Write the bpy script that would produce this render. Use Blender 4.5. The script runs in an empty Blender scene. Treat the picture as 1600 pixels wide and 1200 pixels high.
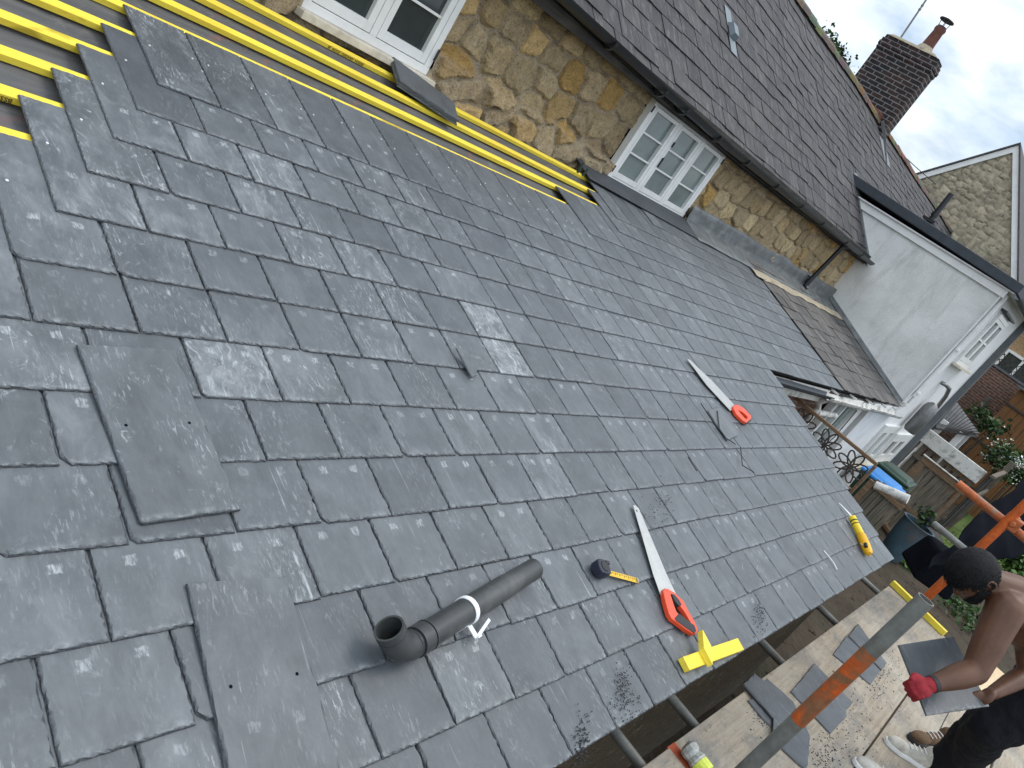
import bpy, bmesh, math, random
import numpy as np
from mathutils import Vector, Matrix, noise as mnoise

# ------------------------------------------------------------------ camera, sky, sun, exposure
S = bpy.context.scene
COL = S.collection
CAMR = ((0.60027822, 0.05845732, 0.79765206), (-0.59704951, -0.63084544, 0.49554608), (0.53216346, -0.77370328, -0.34378086))
CAMC = Vector((-1.36771755, -0.30193406, 1.45011435))
FPX = 1196.209
cd = bpy.data.cameras.new('camera'); cam = bpy.data.objects.new('camera', cd); COL.objects.link(cam)
cd.sensor_fit = 'HORIZONTAL'; cd.sensor_width = 36.0; cd.lens = FPX / 1600 * 36.0
cd.clip_start = 0.02; cd.clip_end = 2000
cam.matrix_world = Matrix([[CAMR[i][0], -CAMR[i][1], -CAMR[i][2], CAMC[i]] for i in range(3)] + [[0, 0, 0, 1]])
S.camera = cam
S.view_settings.view_transform = 'Standard'; S.view_settings.look = 'None'
S.view_settings.exposure = 0.60; S.view_settings.gamma = 1.0; S.view_settings.use_curve_mapping = False

SUN = Vector((0.46, -0.24, 0.85)).normalized()
wd = bpy.data.worlds.new('World'); S.world = wd; wd.use_nodes = True
nt = wd.node_tree; nt.nodes.clear()
def wn(t): return nt.nodes.new(t)
sky = wn('ShaderNodeTexSky'); sky.sky_type = 'NISHITA'; sky.sun_disc = False
sky.sun_elevation = math.asin(SUN.z); sky.sun_rotation = math.atan2(SUN.x, SUN.y)
tc = wn('ShaderNodeTexCoord'); mp = wn('ShaderNodeMapping'); mp.inputs['Scale'].default_value = (1.0, 1.0, 2.2)
nt.links.new(tc.outputs['Generated'], mp.inputs['Vector'])
n1 = wn('ShaderNodeTexNoise'); n1.inputs['Scale'].default_value = 3.2; n1.inputs['Detail'].default_value = 9; n1.inputs['Roughness'].default_value = 0.52; n1.inputs['Distortion'].default_value = 0.35
nt.links.new(mp.outputs[0], n1.inputs['Vector'])
r1 = wn('ShaderNodeValToRGB'); e = r1.color_ramp.elements
e[0].position = 0.34; e[0].color = (0.30, 0.30, 0.30, 1); e[1].position = 0.56; e[1].color = (1, 1, 1, 1)
nt.links.new(n1.outputs['Fac'], r1.inputs['Fac'])
n2 = wn('ShaderNodeTexNoise'); n2.inputs['Scale'].default_value = 5.5; n2.inputs['Detail'].default_value = 8; n2.inputs['Roughness'].default_value = 0.55
nt.links.new(mp.outputs[0], n2.inputs['Vector'])
r2 = wn('ShaderNodeValToRGB'); e = r2.color_ramp.elements
e[0].position = 0.38; e[0].color = (0.40, 0.48, 0.56, 1); e[1].position = 0.60; e[1].color = (0.93, 0.97, 1.0, 1)
nt.links.new(n2.outputs['Fac'], r2.inputs['Fac'])
sk = wn('ShaderNodeVectorMath'); sk.operation = 'SCALE'; sk.inputs['Scale'].default_value = 0.10
nt.links.new(sky.outputs[0], sk.inputs[0])
mx = wn('ShaderNodeMix'); mx.data_type = 'RGBA'
nt.links.new(r1.outputs[0], mx.inputs[0]); nt.links.new(sk.outputs[0], mx.inputs[6]); nt.links.new(r2.outputs[0], mx.inputs[7])
bg = wn('ShaderNodeBackground'); bg.inputs['Strength'].default_value = 1.0
sz = wn('ShaderNodeSeparateXYZ'); nt.links.new(tc.outputs['Generated'], sz.inputs[0])
zr = wn('ShaderNodeMapRange'); zr.inputs['From Min'].default_value = 0.05; zr.inputs['From Max'].default_value = 0.85; zr.inputs['To Min'].default_value = 0.86; zr.inputs['To Max'].default_value = 1.55
nt.links.new(sz.outputs[2], zr.inputs['Value'])     # an overcast sky is brightest overhead
vm = wn('ShaderNodeVectorMath'); vm.operation = 'SCALE'; nt.links.new(mx.outputs[2], vm.inputs[0]); dt = wn('ShaderNodeVectorMath'); dt.operation = 'DOT_PRODUCT'; dt.inputs[1].default_value = (-0.34, -0.24, 0.0); nt.links.new(tc.outputs['Generated'], dt.inputs[0])
mxx = wn('ShaderNodeMath'); mxx.operation = 'MAXIMUM'; mxx.inputs[1].default_value = 0.0; nt.links.new(dt.outputs['Value'], mxx.inputs[0])
ad = wn('ShaderNodeMath'); ad.operation = 'ADD'; nt.links.new(zr.outputs[0], ad.inputs[0]); nt.links.new(mxx.outputs[0], ad.inputs[1])
nt.links.new(ad.outputs[0], vm.inputs['Scale'])     # brighter sky behind the camera, added to light the white gable and stone wall
nt.links.new(vm.outputs[0], bg.inputs['Color'])
wo = wn('ShaderNodeOutputWorld'); nt.links.new(bg.outputs[0], wo.inputs['Surface'])

ld = bpy.data.lights.new('sun', 'SUN'); ld.energy = 0.85; ld.angle = math.radians(24); ld.color = (1.0, 0.96, 0.90)
lo = bpy.data.objects.new('sun', ld); COL.objects.link(lo)
lo.rotation_euler = (-SUN).to_track_quat('-Z', 'Y').to_euler()

# ------------------------------------------------------------------ measuring helpers (rays of the surveyed camera)
def ray(px, py):
    a, b = (px - 800) / FPX, (py - 600) / FPX
    return Vector([CAMR[i][0] * a + CAMR[i][1] * b + CAMR[i][2] for i in range(3)])
def at_d(px, py, d): return CAMC + ray(px, py) * d
def at_x(px, py, x): r = ray(px, py); return CAMC + r * ((x - CAMC.x) / r.x)
def at_y(px, py, y): r = ray(px, py); return CAMC + r * ((y - CAMC.y) / r.y)
def at_z(px, py, z): r = ray(px, py); return CAMC + r * ((z - CAMC.z) / r.z)
def pix(p):
    d = Vector(p) - CAMC
    q = [sum(CAMR[i][j] * d[i] for i in range(3)) for j in range(3)]
    if q[2] <= 0.01: return None
    return 800 + FPX * q[0] / q[2], 600 + FPX * q[1] / q[2], q[2]

# ------------------------------------------------------------------ mesh and object helpers
class MB:
    def __init__(s): s.v = []; s.f = []; s.c = []; s.cc = (0.5, 0.5, 0.5)
    def add(s, vs, fs, col=None):
        o = len(s.v); s.v += [Vector(v) for v in vs]; s.f += [tuple(i + o for i in f) for f in fs]
        s.c += [col or s.cc] * len(vs); return s
    def box(s, c, d, M=None, col=None, taper=None):
        x, y, z = d[0] / 2, d[1] / 2, d[2] / 2; c = Vector(c); M = M or Matrix.Identity(3)
        vs = []
        for k in (-1, 1):
            t = 1 if (k < 0 or taper is None) else taper
            for a, b in ((-1, -1), (1, -1), (1, 1), (-1, 1)): vs.append(c + M @ Vector((a * x * t, b * y * t, k * z)))
        return s.add(vs, [(3, 2, 1, 0), (4, 5, 6, 7), (0, 1, 5, 4), (1, 2, 6, 5), (2, 3, 7, 6), (3, 0, 4, 7)], col)
    def prism(s, poly, ext, col=None):
        n = len(poly); ext = Vector(ext); vs = [Vector(p) for p in poly] + [Vector(p) + ext for p in poly]
        return s.add(vs, [tuple(range(n - 1, -1, -1)), tuple(range(n, 2 * n))] + [(i, (i + 1) % n, n + (i + 1) % n, n + i) for i in range(n)], col)
    def tube(s, pts, r, n=12, cap=True, col=None, r2=None):
        pts = [Vector(p) for p in pts]; m = len(pts); rings = []; prev = None
        rr = r if isinstance(r, (list, tuple)) else [r] * m
        for i, p in enumerate(pts):
            t = (pts[min(i + 1, m - 1)] - pts[max(i - 1, 0)]).normalized()
            if prev is None:
                a = t.orthogonal().normalized()
            else:
                a = (prev - t * prev.dot(t)).normalized()
            prev = a; b = t.cross(a)
            rings.append([p + (a * math.cos(2 * math.pi * k / n) + b * math.sin(2 * math.pi * k / n)) * rr[i] for k in range(n)])
        vs = [q for g in rings for q in g]; fs = []
        for i in range(m - 1):
            for k in range(n): fs.append((i * n + k, i * n + (k + 1) % n, (i + 1) * n + (k + 1) % n, (i + 1) * n + k))
        if cap: fs += [tuple(range(n - 1, -1, -1)), tuple((m - 1) * n + k for k in range(n))]
        return s.add(vs, fs, col)
    def pipe(s, p0, p1, ro, ri, n=20, col=None):
        p0, p1 = Vector(p0), Vector(p1); t = (p1 - p0).normalized(); a = t.orthogonal().normalized(); b = t.cross(a)
        vs = []
        for p, r in ((p0, ro), (p1, ro), (p1, ri), (p0, ri)):
            vs += [p + (a * math.cos(2 * math.pi * k / n) + b * math.sin(2 * math.pi * k / n)) * r for k in range(n)]
        fs = []
        for i in range(4):
            j = (i + 1) % 4
            for k in range(n): fs.append((i * n + k, i * n + (k + 1) % n, j * n + (k + 1) % n, j * n + k))
        return s.add(vs, fs, col)
    def mesh(s, name, off, smooth=False, normals=True):
        me = bpy.data.meshes.new(name); me.from_pydata([tuple(v - off) for v in s.v], [], s.f)
        at = me.attributes.new('col', 'FLOAT_COLOR', 'POINT'); at.data.foreach_set('color', [x for c in s.c for x in (c[0], c[1], c[2], 1.0)])
        if normals:
            bm = bmesh.new(); bm.from_mesh(me); bmesh.ops.recalc_face_normals(bm, faces=bm.faces); bm.to_mesh(me); bm.free()
        if smooth:
            me.polygons.foreach_set('use_smooth', [True] * len(me.polygons)); me.set_sharp_from_angle(angle=math.radians(40))
        return me
    def build(s, name, mat, parent=None, base=None, smooth=False, bevel=0, normals=True):
        base = Vector(base) if base is not None else None
        if parent is not None:
            off = base if base is not None else world_loc(parent)
        else:
            if base is None:
                base = Vector((sum(v.x for v in s.v) / len(s.v), sum(v.y for v in s.v) / len(s.v), min(v.z for v in s.v)))
            off = base
        o = bpy.data.objects.new(name, s.mesh(name, off, smooth, normals)); COL.objects.link(o)
        o.data.materials.append(mat)
        if parent is not None:
            o.parent = parent; o.location = off - world_loc(parent)
        else: o.location = off
        if bevel:
            b = o.modifiers.new('bevel', 'BEVEL'); b.width = bevel; b.segments = 2; b.limit_method = 'ANGLE'; b.angle_limit = math.radians(40)
        return o
def world_loc(o):
    p = o.location.copy()
    while o.parent: o = o.parent; p = p + o.location
    return p
def tag(o, label=None, cat=None, group=None, kind=None):
    if label: o['label'] = label
    if cat: o['category'] = cat
    if group: o['group'] = group
    if kind: o['kind'] = kind
    return o
def thing(name, loc, label, cat, group=None):
    o = bpy.data.objects.new(name, None); COL.objects.link(o); o.location = loc; o.empty_display_size = 0.1
    return tag(o, label, cat, group)

# ------------------------------------------------------------------ material helpers
class G:
    def __init__(s, name):
        s.m = bpy.data.materials.new(name); s.m.use_nodes = True; s.t = s.m.node_tree; s.t.nodes.clear()
        s.out = s.t.nodes.new('ShaderNodeOutputMaterial'); s.p = s.t.nodes.new('ShaderNodeBsdfPrincipled')
        s.t.links.new(s.p.outputs[0], s.out.inputs[0])
    def n(s, t, ins=None, **kw):
        q = s.t.nodes.new(t)
        for k, v in kw.items(): setattr(q, k, v)
        for k, v in (ins or {}).items(): s.set(q, k, v)
        return q
    def set(s, q, k, v):
        sock = q.inputs[k]
        if hasattr(v, 'is_output') or isinstance(v, bpy.types.NodeSocket): s.t.links.new(v, sock)
        else: sock.default_value = v if not (isinstance(v, tuple) and len(v) == 3 and sock.type == 'RGBA') else (*v, 1)
    def obj(s): return s.n('ShaderNodeTexCoord').outputs['Object']
    def attr(s, name): return s.n('ShaderNodeAttribute', attribute_name=name)
    def map(s, v, scale=(1, 1, 1), rot=(0, 0, 0), loc=(0, 0, 0)):
        return s.n('ShaderNodeMapping', {'Vector': v, 'Scale': scale, 'Rotation': rot, 'Location': loc}).outputs[0]
    def noise(s, v, scale, detail=5, rough=0.55, dist=0.0):
        return s.n('ShaderNodeTexNoise', {'Vector': v, 'Scale': scale, 'Detail': detail, 'Roughness': rough, 'Distortion': dist}).outputs['Fac']
    def ramp(s, f, *st):
        q = s.n('ShaderNodeValToRGB', {'Fac': f}); e = q.color_ramp.elements
        while len(e) < len(st): e.new(0.5)
        for i, (p, c) in enumerate(st):
            e[i].position = p; e[i].color = (c, c, c, 1) if not isinstance(c, tuple) else (*c, 1)
        return q.outputs[0]
    def ma(s, op, a, b=0.0, clamp=False):
        q = s.n('ShaderNodeMath', operation=op, use_clamp=clamp); s.set(q, 0, a); s.set(q, 1, b); return q.outputs[0]
    def mix(s, f, a, b, mode='MIX'):
        q = s.n('ShaderNodeMix', data_type='RGBA', blend_type=mode); s.set(q, 0, f); s.set(q, 6, a); s.set(q, 7, b); return q.outputs[2]
    def bump(s, h, strength=0.3, dist=0.01):
        q = s.n('ShaderNodeBump', {'Height': h, 'Strength': strength, 'Distance': dist}); s.set(s.p, 'Normal', q.outputs[0]); return q
    def fin(s, col, rough=0.6, spec=0.4, metal=0.0):
        s.set(s.p, 'Base Color', col); s.set(s.p, 'Roughness', rough); s.set(s.p, 'Specular IOR Level', spec); s.set(s.p, 'Metallic', metal)
        return s.m

def plain(name, c, rough=0.5, var=0.25, scale=8, spec=0.4, metal=0.0, bump=0.15, stretch=(1, 1, 1), dirt=None, dirt_amt=0.5, bd=0.004):
    g = G(name); o = g.map(g.obj(), stretch)
    n = g.noise(o, scale, 6, 0.6); n2 = g.noise(o, scale * 6, 4, 0.6)
    f = g.ma('ADD', g.ma('MULTIPLY', n, 0.7), g.ma('MULTIPLY', n2, 0.3))
    lo_ = tuple(x * (1 - var) for x in c); hi = tuple(min(1, x * (1 + var)) for x in c)
    col = g.ramp(f, (0.32, lo_), (0.68, hi))
    if dirt:
        d = g.ramp(g.noise(o, scale * 0.6, 8, 0.65), (0.5, 0.0), (0.66, dirt_amt)); col = g.mix(d, col, dirt)
    if bump: g.bump(n2, bump, bd)
    return g.fin(col, rough, spec, metal)
def attrmat(name, rough=0.8, spec=0.3, scale=12, var=0.3, bump=0.3, bd=0.006, dirt=None, dirt_amt=0.5, stretch=(1, 1, 1)):
    g = G(name); o = g.map(g.obj(), stretch); c = g.attr('col').outputs['Color']
    n = g.noise(o, scale, 7, 0.62); n2 = g.noise(o, scale * 5, 5, 0.65)
    f = g.ma('ADD', g.ma('MULTIPLY', n, 0.6), g.ma('MULTIPLY', n2, 0.4))
    k = g.ramp(f, (0.3, 1 - var), (0.7, 1 + var))
    col = g.mix(1.0, c, k, 'MULTIPLY')
    if dirt:
        d = g.ramp(g.noise(o, scale * 1.7, 8, 0.7), (0.52, 0.0), (0.66, dirt_amt)); col = g.mix(d, col, dirt)
    if bump: g.bump(f, bump, bd)
    return g.fin(col, rough, spec)

def slate_material():
    g = G('slate'); loc = g.attr('loc').outputs['Vector']; off = g.attr('off').outputs['Vector']; rnd = g.attr('rnd').outputs['Vector']
    q = g.n('ShaderNodeSeparateXYZ', {0: rnd}); ra, rb, rc = q.outputs
    v = g.n('ShaderNodeVectorMath', {0: loc, 1: off}, operation='ADD').outputs[0]
    base = g.mix(ra, (0.071, 0.079, 0.087), (0.099, 0.109, 0.118))
    base = g.mix(g.ma('MULTIPLY', rc, 0.40), base, (0.106, 0.116, 0.120))
    cl = g.noise(v, 7, 5, 0.6, 0.4)
    base = g.mix(1.0, base, g.ramp(cl, (0.3, 0.82), (0.7, 1.18)), 'MULTIPLY')
    fine = g.noise(g.map(v, (1.0, 0.25, 1), (0, 0, 0.25)), 70, 6, 0.7)
    base = g.mix(1.0, base, g.ramp(fine, (0.3, 0.9), (0.7, 1.1)), 'MULTIPLY')
    # chalky scuffs, scratches and dressing dust
    clus = g.ramp(g.noise(g.map(v, (1, .7, 1)), 6, 5, 0.6, 0.7), (0.48, 0.0), (0.68, 1.0))
    fleck = g.ramp(g.noise(g.map(v, (1, 0.24, 1), (0, 0, 0.22)), 125, 4, 0.62, 0.25), (0.555, 0.0), (0.635, 1.0))
    dash = g.ramp(g.noise(g.map(v, (1, 0.20, 1), (0, 0, -0.7)), 105, 3, 0.6, 0.3), (0.60, 0.0), (0.66, 1.0))
    scr = g.ramp(g.noise(g.map(v, (1, 0.028, 1), (0, 0, 0.45)), 62, 3, 0.55, 0.12), (0.655, 0.0), (0.685, 1.0))
    scr = g.ma('MULTIPLY', scr, g.ramp(g.noise(v, 6, 3, 0.6), (0.50, 0.0), (0.60, 1.0)))
    blot = g.ramp(g.noise(v, 22, 9, 0.74, 1.0), (0.595, 0.0), (0.67, 1.0))
    speck = g.ramp(g.noise(v, 150, 4, 0.7), (0.68, 0.0), (0.73, 1.0))
    a = g.ma('MULTIPLY', clus, g.ma('ADD', g.ma('MULTIPLY', fleck, g.ramp(ra, (0.1, 0.62), (0.9, 0.25))), g.ma('MULTIPLY', dash, g.ramp(rc, (0.0, 0.12), (0.6, 0.45)))))
    b = g.ma('MULTIPLY', blot, g.ramp(rc, (0.1, 0.10), (0.7, 0.55)))
    c = g.ma('ADD', g.ma('MULTIPLY', speck, 0.22), g.ma('MULTIPLY', scr, 0.45))
    c = g.ma('ADD', c, g.ma('MULTIPLY', g.ramp(g.noise(g.map(v, (1, 0.5, 1), (0, 0, 0.3)), 11, 6, 0.6, 0.9), (0.50, 0.0), (0.72, 1.0)), g.ramp(ra, (0.2, 0.03), (0.9, 0.18))))
    scuff = g.ma('ADD', g.ma('ADD', a, b), c)
    # curved wipes and brushed dust on some slates
    wv = g.n('ShaderNodeTexNoise', {'Vector': v, 'Scale': 6.0, 'Detail': 3.0}).outputs['Color']
    wv = g.n('ShaderNodeVectorMath', {0: wv, 'Scale': 0.16}, operation='SCALE').outputs[0]
    vw = g.n('ShaderNodeVectorMath', {0: v, 1: wv}, operation='ADD').outputs[0]
    arc_ = g.ramp(g.noise(g.map(vw, (1, 0.07, 1), (0, 0, 0.9)), 85, 4, 0.6, 0.2), (0.52, 0.0), (0.70, 1.0))
    swirl = g.ma('MULTIPLY', arc_, g.ramp(g.noise(v, 10, 5, 0.6), (0.42, 0.0), (0.62, 1.0)))
    scuff = g.ma('MULTIPLY', scuff, g.ma('ADD', g.ma('MULTIPLY', rb, 1.7), 0.50))
    scuff = g.ma('ADD', scuff, g.ma('MULTIPLY', swirl, g.ma('ADD', g.ma('MULTIPLY', g.ramp(rb, (0.55, 0.0), (0.95, 0.8)), 1.0), 0.02)))
    cloud = g.ma('MULTIPLY', g.ramp(g.noise(g.map(v, (1, 0.6, 1), (0, 0, .4)), 9, 6, 0.66, 0.6), (0.44, 0.0), (0.74, 1.0)), g.ma('ADD', g.ma('MULTIPLY', rb, 0.24), 0.03))
    scuff = g.ma('ADD', scuff, cloud)
    allover = g.ma('MULTIPLY', g.ramp(rb, (0.90, 0.0), (1.0, 0.75)), g.ma('ADD', g.ramp(g.noise(v, 15, 7, 0.7, 1.0), (0.40, 0.0), (0.68, 0.8)), g.ma('MULTIPLY', arc_, 0.5)))
    scuff = g.ma('ADD', scuff, allover)
    # gauge marks left by the holing machine, and a whitened dressed tail
    xyz = g.n('ShaderNodeSeparateXYZ', {0: loc}).outputs
    for u0 in (0.075, 0.185):
        wob = g.ma('MULTIPLY', g.ma('SUBTRACT', g.noise(v, 50, 4, 0.6), 0.5), 0.03)
        du = g.ma('DIVIDE', g.ma('ADD', g.ma('SUBTRACT', xyz[0], u0), wob), 0.015); dv = g.ma('DIVIDE', g.ma('ADD', g.ma('SUBTRACT', xyz[1], 0.166), wob), 0.013)
        dd = g.ma('MAXIMUM', g.ma('ABSOLUTE', du), g.ma('ABSOLUTE', dv))
        mark = g.ma('MULTIPLY', g.ramp(dd, (0.7, 1.0), (1.0, 0.0)), g.ramp(g.noise(g.map(v, (1, 0.25, 1)), 190, 3, 0.6), (0.40, 0.1), (0.60, 0.8)))
        scuff = g.ma('ADD', scuff, g.ma('MULTIPLY', mark, g.ramp(ra, (0.25, 0.08), (0.85, 1.0))))
    tail = g.ma('MULTIPLY', g.ramp(xyz[1], (0.0, 1.0), (0.022, 0.0)), g.ramp(g.noise(v, 42, 5, 0.7), (0.46, 0.0), (0.66, 0.8)))
    scuff = g.ma('ADD', scuff, g.ma('MULTIPLY', tail, 0.8), True)
    col = g.mix(g.ma('MULTIPLY', scuff, 0.85, True), base, (0.40, 0.42, 0.43))
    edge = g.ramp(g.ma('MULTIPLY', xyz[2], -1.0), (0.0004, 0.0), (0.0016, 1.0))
    edge_col = g.ramp(g.noise(g.obj(), 140, 5, 0.7), (0.35, (0.022, 0.025, 0.028)), (0.68, (0.085, 0.093, 0.10)))  # side and chamfer faces coloured darker than the top face
    col = g.mix(edge, col, edge_col)
    g.bump(g.ma('ADD', g.ma('ADD', g.ma('MULTIPLY', cl, 1.0), g.ma('MULTIPLY', fine, 0.35)), g.ma('MULTIPLY', edge, g.noise(g.obj(), 160, 4, 0.7))), 0.2, 0.012)
    return g.fin(col, g.ma('ADD', g.ma('MULTIPLY', scuff, 0.25), 0.46), 0.42)

def timber(name, c, c2, var=0.22, rough=0.65, axis=0, knots=True, scale=1.0):
    g = G(name); st = [1, 1, 1]; st[axis] = 0.06; o = g.map(g.obj(), tuple(st))
    gr = g.noise(o, 60 * scale, 5, 0.6, 0.6); big = g.noise(g.map(g.obj(), tuple([0.3 if i == axis else 1 for i in range(3)])), 9 * scale, 5, 0.6)
    col = g.ramp(gr, (0.35, tuple(x * (1 - var) for x in c)), (0.65, tuple(min(1, x * (1 + var)) for x in c)))
    col = g.mix(g.ramp(big, (0.45, 0.0), (0.75, 0.8)), col, c2)
    kn = g.ramp(g.noise(g.map(g.obj(), tuple([0.45 if i == axis else 1 for i in range(3)]), loc=(3, 7, 1)), 7 * scale, 3, 0.5), (0.66, 0.0), (0.72, 0.7))
    gm = g.ramp(g.noise(g.map(g.obj(), tuple([0.3 if i == axis else 1 for i in range(3)]), loc=(9, 2, 5)), 38 * scale, 6, 0.7, 0.4), (0.58, 0.0), (0.72, 0.45))
    dk = tuple(x * 0.38 for x in c2); col = g.mix(kn, col, dk); col = g.mix(gm, col, tuple(x * 0.55 for x in c2))
    g.bump(gr, 0.3, 0.003)
    return g.fin(col, rough, 0.25)

def stone_material():
    g = G('rubble_stone'); o = g.obj(); c = g.attr('col').outputs['Color']
    n = g.noise(o, 16, 8, 0.65, 0.3); n2 = g.noise(o, 70, 6, 0.72)
    k = g.ramp(n, (0.28, 0.66), (0.5, 1.0), (0.72, 1.28)); col = g.mix(1.0, c, k, 'MULTIPLY')
    pit = g.ramp(n2, (0.36, 0.5), (0.50, 1.0)); col = g.mix(1.0, col, pit, 'MULTIPLY')
    lich = g.ramp(g.noise(o, 9, 7, 0.7, 0.5), (0.58, 0.0), (0.70, 0.55)); col = g.mix(lich, col, (0.50, 0.455, 0.36))
    och = g.ramp(g.noise(g.map(o, loc=(3, 1, 7)), 6, 6, 0.7, 0.5), (0.62, 0.0), (0.74, 0.40)); col = g.mix(och, col, (0.36, 0.22, 0.08))
    g.bump(g.ma('ADD', g.ma('MULTIPLY', n, 0.7), g.ma('MULTIPLY', n2, 0.7)), 1.0, 0.025)
    return g.fin(col, 0.9, 0.2)

def brick_material(name, c1, c2, mortar, bw=0.225, bh=0.075, ms=0.012, plane='box'):
    g = G(name); o = g.obj(); x, y, z = g.n('ShaderNodeSeparateXYZ', {0: o}).outputs
    v = g.n('ShaderNodeCombineXYZ', {0: g.ma('ADD', x, y), 1: z, 2: 0.0}).outputs[0]
    d = g.noise(o, 30, 4, 0.6)
    v2 = g.n('ShaderNodeVectorMath', {0: v, 1: g.n('ShaderNodeCombineXYZ', {0: g.ma('MULTIPLY', d, 0.012), 1: g.ma('MULTIPLY', d, 0.012), 2: 0.0}).outputs[0]}, operation='ADD').outputs[0]
    b = g.n('ShaderNodeTexBrick', {'Vector': v2, 'Color1': c1, 'Color2': c2, 'Mortar': mortar, 'Scale': 1.0, 'Mortar Size': ms, 'Mortar Smooth': 0.2, 'Brick Width': bw, 'Row Height': bh})
    n = g.noise(o, 14, 7, 0.65); col = g.mix(1.0, b.outputs[0], g.ramp(n, (0.3, 0.6), (0.7, 1.4)), 'MULTIPLY')
    g.bump(g.ma('SUBTRACT', g.ma('MULTIPLY', g.noise(o, 60, 5, 0.7), 0.4), b.outputs[1]), 0.5, 0.01)
    return g.fin(col, 0.9, 0.2)

def membrane_material():
    g = G('breather_membrane'); o = g.obj()
    n = g.noise(g.map(o, (0.6, 3, 3)), 5, 6, 0.6, 0.6)
    col = g.ramp(n, (0.3, (0.070, 0.071, 0.075)), (0.7, (0.125, 0.123, 0.125)))
    pk = g.n('ShaderNodeTexWave', {'Vector': g.map(o, (1.0, 1.0, 1.0), (0, 0, 0.9)), 'Scale': 2.0, 'Distortion': 9, 'Detail': 3, 'Detail Scale': 1.6}).outputs['Fac']
    msk = g.ramp(g.noise(o, 2.2, 3, 0.5), (0.50, 0.0), (0.60, 1.0))
    col = g.mix(g.ma('MULTIPLY', g.ramp(pk, (0.80, 0.0), (0.95, 0.5)), msk), col, (0.20, 0.09, 0.085))
    dust = g.ramp(g.noise(o, 11, 8, 0.7, 0.5), (0.56, 0.0), (0.75, 0.5)); col = g.mix(dust, col, (0.26, 0.23, 0.20))
    g.bump(n, 0.5, 0.02)
    return g.fin(col, 0.6, 0.3)

def render_material():
    g = G('roughcast_render'); o = g.obj()
    col = g.ramp(g.noise(o, 1.6, 8, 0.65, 0.4), (0.30, (0.60, 0.60, 0.575)), (0.55, (0.74, 0.74, 0.715)), (0.75, (0.80, 0.80, 0.775)))
    st = g.ramp(g.noise(g.map(o, (1, 1, 0.28)), 3.5, 8, 0.7, 0.5), (0.52, 0.0), (0.72, 0.5)); col = g.mix(st, col, (0.34, 0.33, 0.31))
    f = g.noise(o, 60, 6, 0.7); col = g.mix(1.0, col, g.ramp(f, (0.3, 0.88), (0.7, 1.08)), 'MULTIPLY')
    g.bump(f, 0.6, 0.012)
    return g.fin(col, 0.9, 0.2)

def glass_material(name, c, rough=0.06, spec=0.9):
    g = G(name); n = g.noise(g.obj(), 3, 4, 0.6)
    return g.fin(g.ramp(n, (0.3, tuple(x * 0.75 for x in c)), (0.7, tuple(x * 1.2 for x in c))), rough, spec)

def ply_material():
    g = G('scaffold_board_timber'); o = g.obj()
    gr = g.noise(g.map(o, (0.05, 1, 1)), 70, 6, 0.65, 0.8); big = g.noise(o, 3.0, 6, 0.6, 0.4)
    col = g.ramp(gr, (0.32, (0.26, 0.215, 0.160)), (0.66, (0.42, 0.355, 0.275)))
    col = g.mix(g.ramp(big, (0.40, 0.0), (0.75, 0.75)), col, (0.43, 0.39, 0.325))
    dk = g.ramp(g.noise(g.map(o, (0.45, 1, 1)), 34, 8, 0.75, 0.6), (0.575, 0.0), (0.66, 0.8)); col = g.mix(dk, col, (0.115, 0.095, 0.075))
    dust = g.ramp(g.noise(g.map(o, (.6, 1, 1), loc=(5, 2, 1)), 5, 10, 0.75, 0.6), (0.48, 0.0), (0.66, 0.85)); col = g.mix(dust, col, (0.17, 0.172, 0.17))
    g.bump(gr, 0.3, 0.004)
    return g.fin(col, 0.85, 0.2)

def rust_paint(name, paint, bare, amt=0.5):
    g = G(name); o = g.obj()
    m = g.ramp(g.noise(g.map(o, loc=(1, 4, 2)), 5, 8, 0.65, 0.5), (amt - 0.05, 0.0), (amt + 0.05, 1.0))
    p = g.ramp(g.noise(o, 30, 6, 0.7), (0.3, tuple(x * 0.6 for x in paint)), (0.7, tuple(min(1, x * 1.2) for x in paint)))
    b = g.ramp(g.noise(o, 24, 6, 0.7), (0.3, tuple(x * 0.7 for x in bare)), (0.7, tuple(x * 1.3 for x in bare)))
    g.bump(g.noise(o, 60, 5, 0.6), 0.2, 0.003)
    return g.fin(g.mix(m, p, b), 0.55, 0.45, 0.15)

M = {}
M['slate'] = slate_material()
M['batten'] = timber('yellow_treated_batten', (0.86, 0.67, 0.070), (0.80, 0.53, 0.05), 0.10, 0.6, 0)
M['batten_y'] = timber('yellow_treated_offcut', (0.86, 0.69, 0.075), (0.78, 0.52, 0.05), 0.10, 0.6, 1)
M['ink'] = plain('black_stamp_ink', (0.03, 0.025, 0.012), 0.8, bump=0)
M['membrane'] = membrane_material()
M['stone'] = stone_material()
M['oldslate'] = attrmat('weathered_slate', 0.75, 0.25, 11, 0.40, 0.4, 0.008, (0.17, 0.16, 0.15), 0.6, (1, .35, .35))
M['lead'] = plain('lead_sheet', (0.135, 0.146, 0.15), 0.5, 0.35, 7, 0.5, 0.35, 0.3, dirt=(0.30, 0.31, 0.30), dirt_amt=0.45, bd=0.01)
M['mortar'] = plain('sand_mortar', (0.40, 0.34, 0.25), 0.9, 0.3, 12, 0.2, 0, 0.6, bd=0.015)
M['white'] = plain('white_gloss_paint', (0.74, 0.74, 0.72), 0.4, 0.07, 5, 0.4, 0, 0.05, dirt=(0.50, 0.48, 0.43), dirt_amt=0.3)
M['oldwhite'] = plain('flaking_white_paint', (0.62, 0.61, 0.57), 0.6, 0.12, 9, 0.3, 0, 0.3, dirt=(0.10, 0.095, 0.08), dirt_amt=0.85)
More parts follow.
